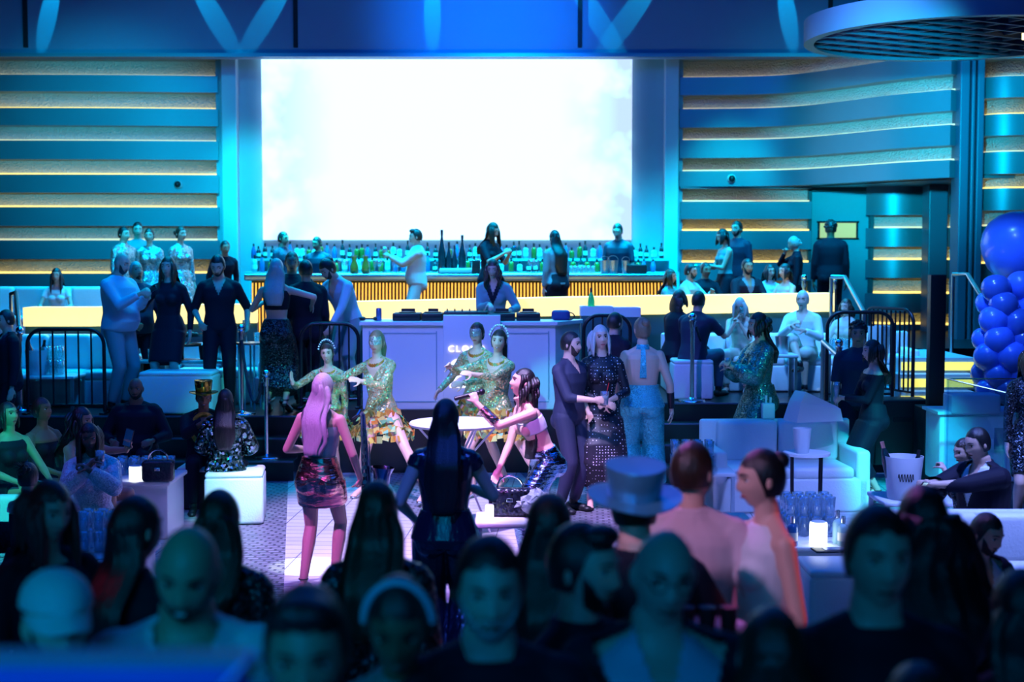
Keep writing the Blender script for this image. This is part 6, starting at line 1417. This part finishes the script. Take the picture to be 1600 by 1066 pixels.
person('man in a dark blazer sitting behind the ledge in front of the banded wall', 1168, 404, 20.0, Z2, 18, 'm', 'tan', seat(.46), hair=('short', 'black'), beard=('full', 'black'), wear=(('jacket', 'c_black', dict(v=.2)), ('vshirt', 'c_stone'), ('trousers', 'c_black')), shoes='shoe')
person('woman with loose dark hair sitting right of the man in the dark blazer', 1203, 412, 20.5, Z2, 20, 'f', LG, seat(.43), hair=('long', 'black', .28), wear=(('shirt', 'c_white'), ('trousers', 'c_black')))
person('dark haired woman in profile sitting below the blonde woman near the door', 1226, 411, 19.75, Z2, -60, 'f', LG, seat(.43), hair=('bob', 'black', .22), wear=(('top', 'c_cream', dict(sleeve=0, strap=1)), ('trousers', 'c_black')))
# ---- right terrace, seated
person('man in a navy t-shirt sitting with his back turned on the white cube seat', 1092, 455, 16.95, ZR, 145, 'm', LG, seat(.50, lean=14, hand=(.40, .12, .85)), hair=('short', 'black'), wear=(('shirt', 'c_navy', dict(sleeve=.8, inf=.02)), ('trousers', 'c_jeans')), shoes='shoe')
person('dark haired guest in a dark top sitting left of the man on the cube seat', 1062, 452, 17.6, ZR, 130, 'f', LG, seat(.50, lean=10), hair=('bob', 'black', .2), wear=(('shirt', 'c_black'), ('trousers', 'c_black')))
DW_ = person('woman drinking with her head bowed on the long white sofa', 1156, 464, 17.75, ZR, -18, 'f', LG, seat(.50, handR=(.2, .02, .98), handL=(.22, .02, .92), curl=.8, lean=12, head=(0, 16, 0)), hair=('long', 'blonde', .26), wear=(('top', 'c_cream', dict(sleeve=0, strap=1)), ('trousers', 'c_cream')))
hold_glass(DW_, 'R', 'wine', 'wine glass held by the bowed woman on the long white sofa', s=.9)
person('man in a white shirt and shorts with crossed legs on the long white sofa', 1254, 454, 17.7, ZR, -25, 'm', LG, seat(.50, footR=(.62, -.12, .30), kneeR=(0, -1, 1), handL=(.30, .10, .80), handR=(.30, .05, .86), lean=2), hair=('short', 'blonde'), wear=(('shirt', 'c_white', dict(inf=.022, v=.12)), ('trousers', 'c_cream', dict(u=1.15, inf=.03, name='shorts'))), shoes='shoe')
person('woman with dark bobbed hair in a pale top right of the white shirted sofa guest', 1322, 466, 17.85, ZR, -40, 'f', LG, seat(.50), hair=('bob', 'brown', .2), wear=(('shirt', 'c_cream'), ('trousers', 'c_cream')))
# ---- left lounge
person('woman with dark straight hair looking up at the far left edge, lit green', 13, 627, 12.2, 0, 52, 'f', 'tan', seat(.48, head=(6, -14, 0)), hair=('bob', 'black', .22), wear=(('top', 'c_black', dict(sleeve=0, strap=1)), ('skirt', 'c_black', dict(u=.6))))
person('woman with a low bun and bare shoulders looking right, second from the left edge', 66, 620, 12.7, 0, 60, 'f', 'brown', seat(.48, head=(6, -10, 0)), hair=('updo', 'brown'), wear=(('top', 'c_black', dict(sleeve=0)), ('skirt', 'c_black', dict(u=.6))))
CP = person('woman with big curly dark hair lifting a phone over the low table', 128, 635, 11.9, 0, 70, 'f', 'tan', seat(.47, handL=(.52, -.05, .92), elbL=(-.1, .3, -1), curlL=.7, hdL=(.3, 0, 1)), hair=('bigcurl', 'black', .42), wear=(('top', 'c_pink', dict(sleeve=0, strap=1)), ('skirt', 'c_black', dict(u=.6))))
hold_phone(CP, 'L', 'phone lifted over the low table by the curly haired woman')
SD = person('woman with long black hair in a pale sparkling sweater drinking from a glass', 140, 660, 10.8, 0, 18, 'f', 'brown', seat(.50, handR=(.20, .02, .98), handL=(.26, -.04, .95), elb=(-.1, .8, -.7), curl=.85, head=(-6, 4, -6), locks=.45), hair=('straight', 'black', .5), wear=(('sweater', 'sparkle', dict(inf=.03, puff=.012)), ('trousers', 'c_black')))
hold_glass(SD, 'R', 'tumbler', 'drink held at the mouth of the woman in the pale sparkling sweater', M['water'], s=1.0)
person('woman with a messy bun and bare shoulders seen from behind at the left edge', 44, 722, 9.7, 0, 150, 'f', LG, seat(.45, head=(30, 4, 0)), hair=('messy', 'brown'), wear=(('top', 'c_black', dict(sleeve=0, t1=.40)), ('skirt', 'c_black', dict(u=.6))))
person('bald man in a black sweater sitting facing the camera behind the low table', 212, 589, 14.4, 0, 4, 'm', 'brown', seat(.50, hand=(.25, .20, .66)), hair=('bald', 'black'), beard=('full', 'black'), fat=.035, belly=.05, wear=(('sweater', 'c_black'), ('trousers', 'c_black')), shoes='shoe')
cube_seat((gx(212, 14.4, .3), 14.5, 0), (.5, .5, .42), 'dark cube seat under the bald man in the black sweater', M['black'], name='cube_seat')
person('man in a gold and black party hat with an orange garland around his neck', 318, 603, 14.0, 0, 14, 'm', 'brown', seat(.50, handR=(.40, .02, .95), handL=(.40, .04, .80), curl=.3, smile=1, lean=8), hair=('short', 'black'), wear=(('jacket', 'c_black', dict(v=.2)), ('vshirt', 'c_black'), ('trousers', 'c_black'), ('lei', mat('orange_garland', (.85, .35, .03), .6, bump=.8, bscale=80))), shoes='shoe', extra=lambda I: top_hat(I, M['goldhat'], M['black'], .13, .088, .150))
cube_seat((gx(318, 14.1, .3), 14.1, 0), (.45, .45, .42), 'dark cube seat under the man in the gold and black hat', M['black'])
person('long haired woman seen from behind in a multicoloured sequin jacket on the glowing cube', 352, 607, 13.35, 0, 186, 'f', LG, seat(.56, hip=(0, .02, .56), foot=(.40, .12, 0)), hair=('straight', 'black', .5), wear=(('jacket', sequin('sequin_multi', (.02, .03, .04), (.5, .7, .8), 42, .16, 1.4, .9, (.06, .14, .10)), dict(inf=.04, puff=.02)), ('trousers', 'c_black')))
# ---- right lounge
MS = person('man in a dark suit sitting in profile holding a phone beside the glass screen', 1527, 668, 10.3, 0, -62, 'm', LG, seat(.48, handL=(.55, .0, .88), handR=(.50, .05, .88), curl=.7, lean=8, head=(-6, 8, 0)), hair=('short', 'black'), fat=.015, belly=.04, wear=(('jacket', 'c_black', dict(v=.22)), ('vshirt', 'c_white'), ('trousers', 'c_black')), shoes='shoe')
hold_phone(MS, 'R', 'lit phone held out by the dark suited man at the right', lit=True)
person('companion sitting behind the man in the dark suit with a hand at the chin', 1506, 684, 10.8, 0, -62, 'f', LG, seat(.48, handL=(.22, -.02, 1.0), curlL=.9, head=(-6, 6, 0)), hair=('updo', 'brown'), wear=(('shirt', 'seq_black'), ('trousers', 'c_black')))
cube_seat((gx(1540, 10.3, .3), 10.45, 0), (.9, .6, .40), 'low white seat under the couple beside the glass screen')
person('bearded man in a navy jacket and open white shirt sitting before the white sofa', 1543, 802, 7.4, 0, 24, 'm', LG, seat(.48, lean=14, head=(10, 10, 0), hand=(.4, .14, .6)), hair=('short', 'black'), beard=('full', 'black'), wear=(('jacket', 'c_navy', dict(v=.30)), ('vshirt', 'c_white'), ('trousers', 'c_navy')), shoes='shoe')
cube_seat((gx(1543, 7.5, .3), 7.52, 0), (.6, .5, .40), 'white seat under the bearded man in the navy jacket')
# ---- crowd in the foreground
fg = dict(shoes='shoe')
person('woman with long red tinted hair at the left of the crowd, head turned right', 78, 748, 5.2, 0, 38, 'f', LG, dict(head=(8, 8, 0), locks=.3), hair=('long', 'red', .52), wear=(('shirt', 'c_black', dict(collar=0, t1=.47)), ('trousers', 'c_black')))
person('woman with very long dark hair in the crowd right of the red haired woman', 214, 772, 4.8, 0, 150, 'f', LG, dict(head=(-10, 0, 0)), hair=('straight', 'black', .62), wear=(('shirt', 'c_black'), ('trousers', 'c_black')))
person('dark haired woman seen from behind in a black sequin top behind the bald man', 343, 763, 5.1, 0, 172, 'f', LG, dict(), hair=('long', 'brown', .34), wear=(('shirt', 'seq_black'), ('trousers', 'c_black')))
person('bald smiling man in a pale patterned shirt looking down in the crowd', 292, 812, 3.55, 0, 8, 'm', 'tan', dict(head=(-6, 18, 6), smile=1), hair=('bald', 'black'), beard=('full', 'black'), fat=.03, belly=.05, wear=(('shirt', 'pattern', dict(v=.10, vs=.5, inf=.02)), ('trousers', 'c_black')), shoes='shoe')
M['capcloth'] = mat('cap_cotton', (.55, .66, .70), .8)
person('man in a pale baseball cap at the bottom left of the crowd', 88, 896, 3.4, 0, 26, 'm', LG, dict(head=(4, 2, 0)), hair=('bald', 'black'), beard=('full', 'black'), wear=(('shirt', 'c_ltblue'), ('trousers', 'c_black')), shoes='shoe', extra=lambda I: cap_hat(I, M['capcloth']))
M['capcloth'] = mat('cap_cotton', (.55, .66, .70), .8)
person('dark haired man at the bottom edge with only forehead and eyes in view', 478, 918, 2.8, 0, 4, 'm', 'tan', dict(head=(0, 6, 0)), hair=('quiff', 'black'), wear=(('shirt', 'c_navy'), ('trousers', 'c_black')), shoes='shoe')
person('woman with long reddish brown hair seen from behind in the middle of the crowd', 590, 749, 5.1, 0, 176, 'f', LG, dict(), hair=('long', 'brown', .45), wear=(('shirt', 'seq_black'), ('trousers', 'c_black')))
person('woman with a pale headband in the crowd looking down', 622, 897, 3.35, 0, -4, 'f', 'brown', dict(head=(4, 16, 0)), hair=('updo', 'black'), wear=(('shirt', 'c_grey'), ('trousers', 'c_black')), extra=lambda I: headband(I, M['c_ltblue'], .009))
person('man with a grey beard in a black top in the middle of the crowd', 765, 838, 3.4, 0, 4, 'm', LG, dict(head=(0, 4, 0)), hair=('short', 'black'), beard=('full', 'grey'), fat=.02, wear=(('sweater', 'c_black'), ('trousers', 'c_black')), shoes='shoe')
person('person with smooth black hair seen from behind right of the grey bearded man', 858, 768, 4.7, 0, 178, 'f', LG, dict(), hair=('long', 'black', .38), wear=(('shirt', 'seq_black'), ('trousers', 'c_black')))
person('dark haired man in the crowd looking right, in front of the blue top hat', 915, 818, 3.85, 0, 48, 'm', LG, dict(head=(10, 0, 0)), hair=('quiff', 'black'), beard=('full', 'black'), wear=(('shirt', 'c_black'), ('trousers', 'c_black')), shoes='shoe')
person('man in a dark jacket and a shiny blue top hat seen from behind', 990, 742, 5.0, 0, 188, 'm', LG, dict(head=(0, 8, 0), handL=(.1, .3, 1.0), handR=(.25, .32, 1.05)), hair=('short', 'brown'), fat=.02, wear=(('jacket', 'c_black'), ('trousers', 'c_black')), shoes='shoe', extra=lambda I: top_hat(I, M['bluehat'], M['bluehat'], .115, .100, .168, tilt=-.28))
person('man in a pale pink shirt seen from behind beside the woman with the hair bun', 1084, 690, 5.7, 0, 166, 'm', LG, dict(head=(-24, 0, 0), handR=(.1, .26, .9)), hair=('short', 'brown'), beard=('full', 'black'), wear=(('shirt', 'c_pink', dict(inf=.022)), ('trousers', 'c_black')), shoes='shoe', glasses=True)
person('woman with a high hair bun in a white halter top, her shoulder lit red', 1188, 700, 5.6, 0, -72, 'f', LG, dict(head=(-6, 2, 0), heel=.05, handL=(.05, .2, .85)), hair=('bun', 'black'), earring=-1, wear=(('dress', 'c_white', dict(sleeve=0, u=1.0, back=.2, bw=.12)),))
person('bald man with glasses in a black jacket over a pale blue t-shirt in the crowd', 1038, 820, 3.6, 0, 2, 'm', LG, dict(head=(4, 6, 4)), hair=('bald', 'grey'), glasses=True, fat=.02, belly=.03, wear=(('jacket', 'c_black', dict(v=.34)), ('vshirt', 'c_ltblue'), ('trousers', 'c_black')), shoes='shoe')
person('woman with straight dark hair seen from behind at the bottom edge of the crowd', 1206, 945, 3.2, 0, 176, 'f', LG, dict(), hair=('straight', 'brown', .45), wear=(('shirt', 'c_black'), ('trousers', 'c_black')))
person('short haired clean shaven man in a black t-shirt in the right of the crowd', 1374, 790, 3.6, 0, 2, 'm', LG, dict(), hair=('short', 'black'), fat=.012, wear=(('shirt', 'c_black', dict(collar=0, sleeve=.8)), ('trousers', 'c_black')), shoes='shoe')
person('tall woman with big black hair right of the man in the black t-shirt', 1442, 755, 4.5, 0, 178, 'f', LG, dict(), hair=('bigcurl', 'black', .5), wear=(('shirt', 'c_black'), ('trousers', 'c_black')))
person('woman with red tinted dark hair seen from behind next to the bearded man in navy', 1492, 808, 4.9, 0, 190, 'f', LG, dict(), hair=('long', 'red', .40), wear=(('shirt', 'c_black'), ('trousers', 'c_black')))
person('person with dark hair in black at the right edge of the crowd', 1596, 885, 3.7, 0, 186, 'f', LG, dict(), hair=('long', 'black', .3), wear=(('shirt', 'c_black'), ('trousers', 'c_black')))
person('person whose dark crown of hair just shows at the bottom edge right of centre', 1436, 1035, 3.0, 0, 180, 'm', LG, dict(), hair=('short', 'black'), wear=(('shirt', 'c_black'), ('trousers', 'c_black')), shoes='shoe')
bpy.data.scenes.remove(TMP)
# cocktails with red fruit on a small tray in the crowd
t = thing('cocktail_tray', 'small dark tray with red garnished drinks between the crowd heads', 'tray', at(1105, 985, 4.6)); g = G(); g.lathe([(.001, 0), (.13, 0), (.14, .015), (.125, .006), (.001, .006)], n=24, cap=False); obj('tray', g, M['black'], t)
for k in range(3): g = G(); g.lathe([(.025, 0), (.03, .07)], (-.07+k*.07, 0, .008), n=12); o = obj('drink', g, M['red'], t)
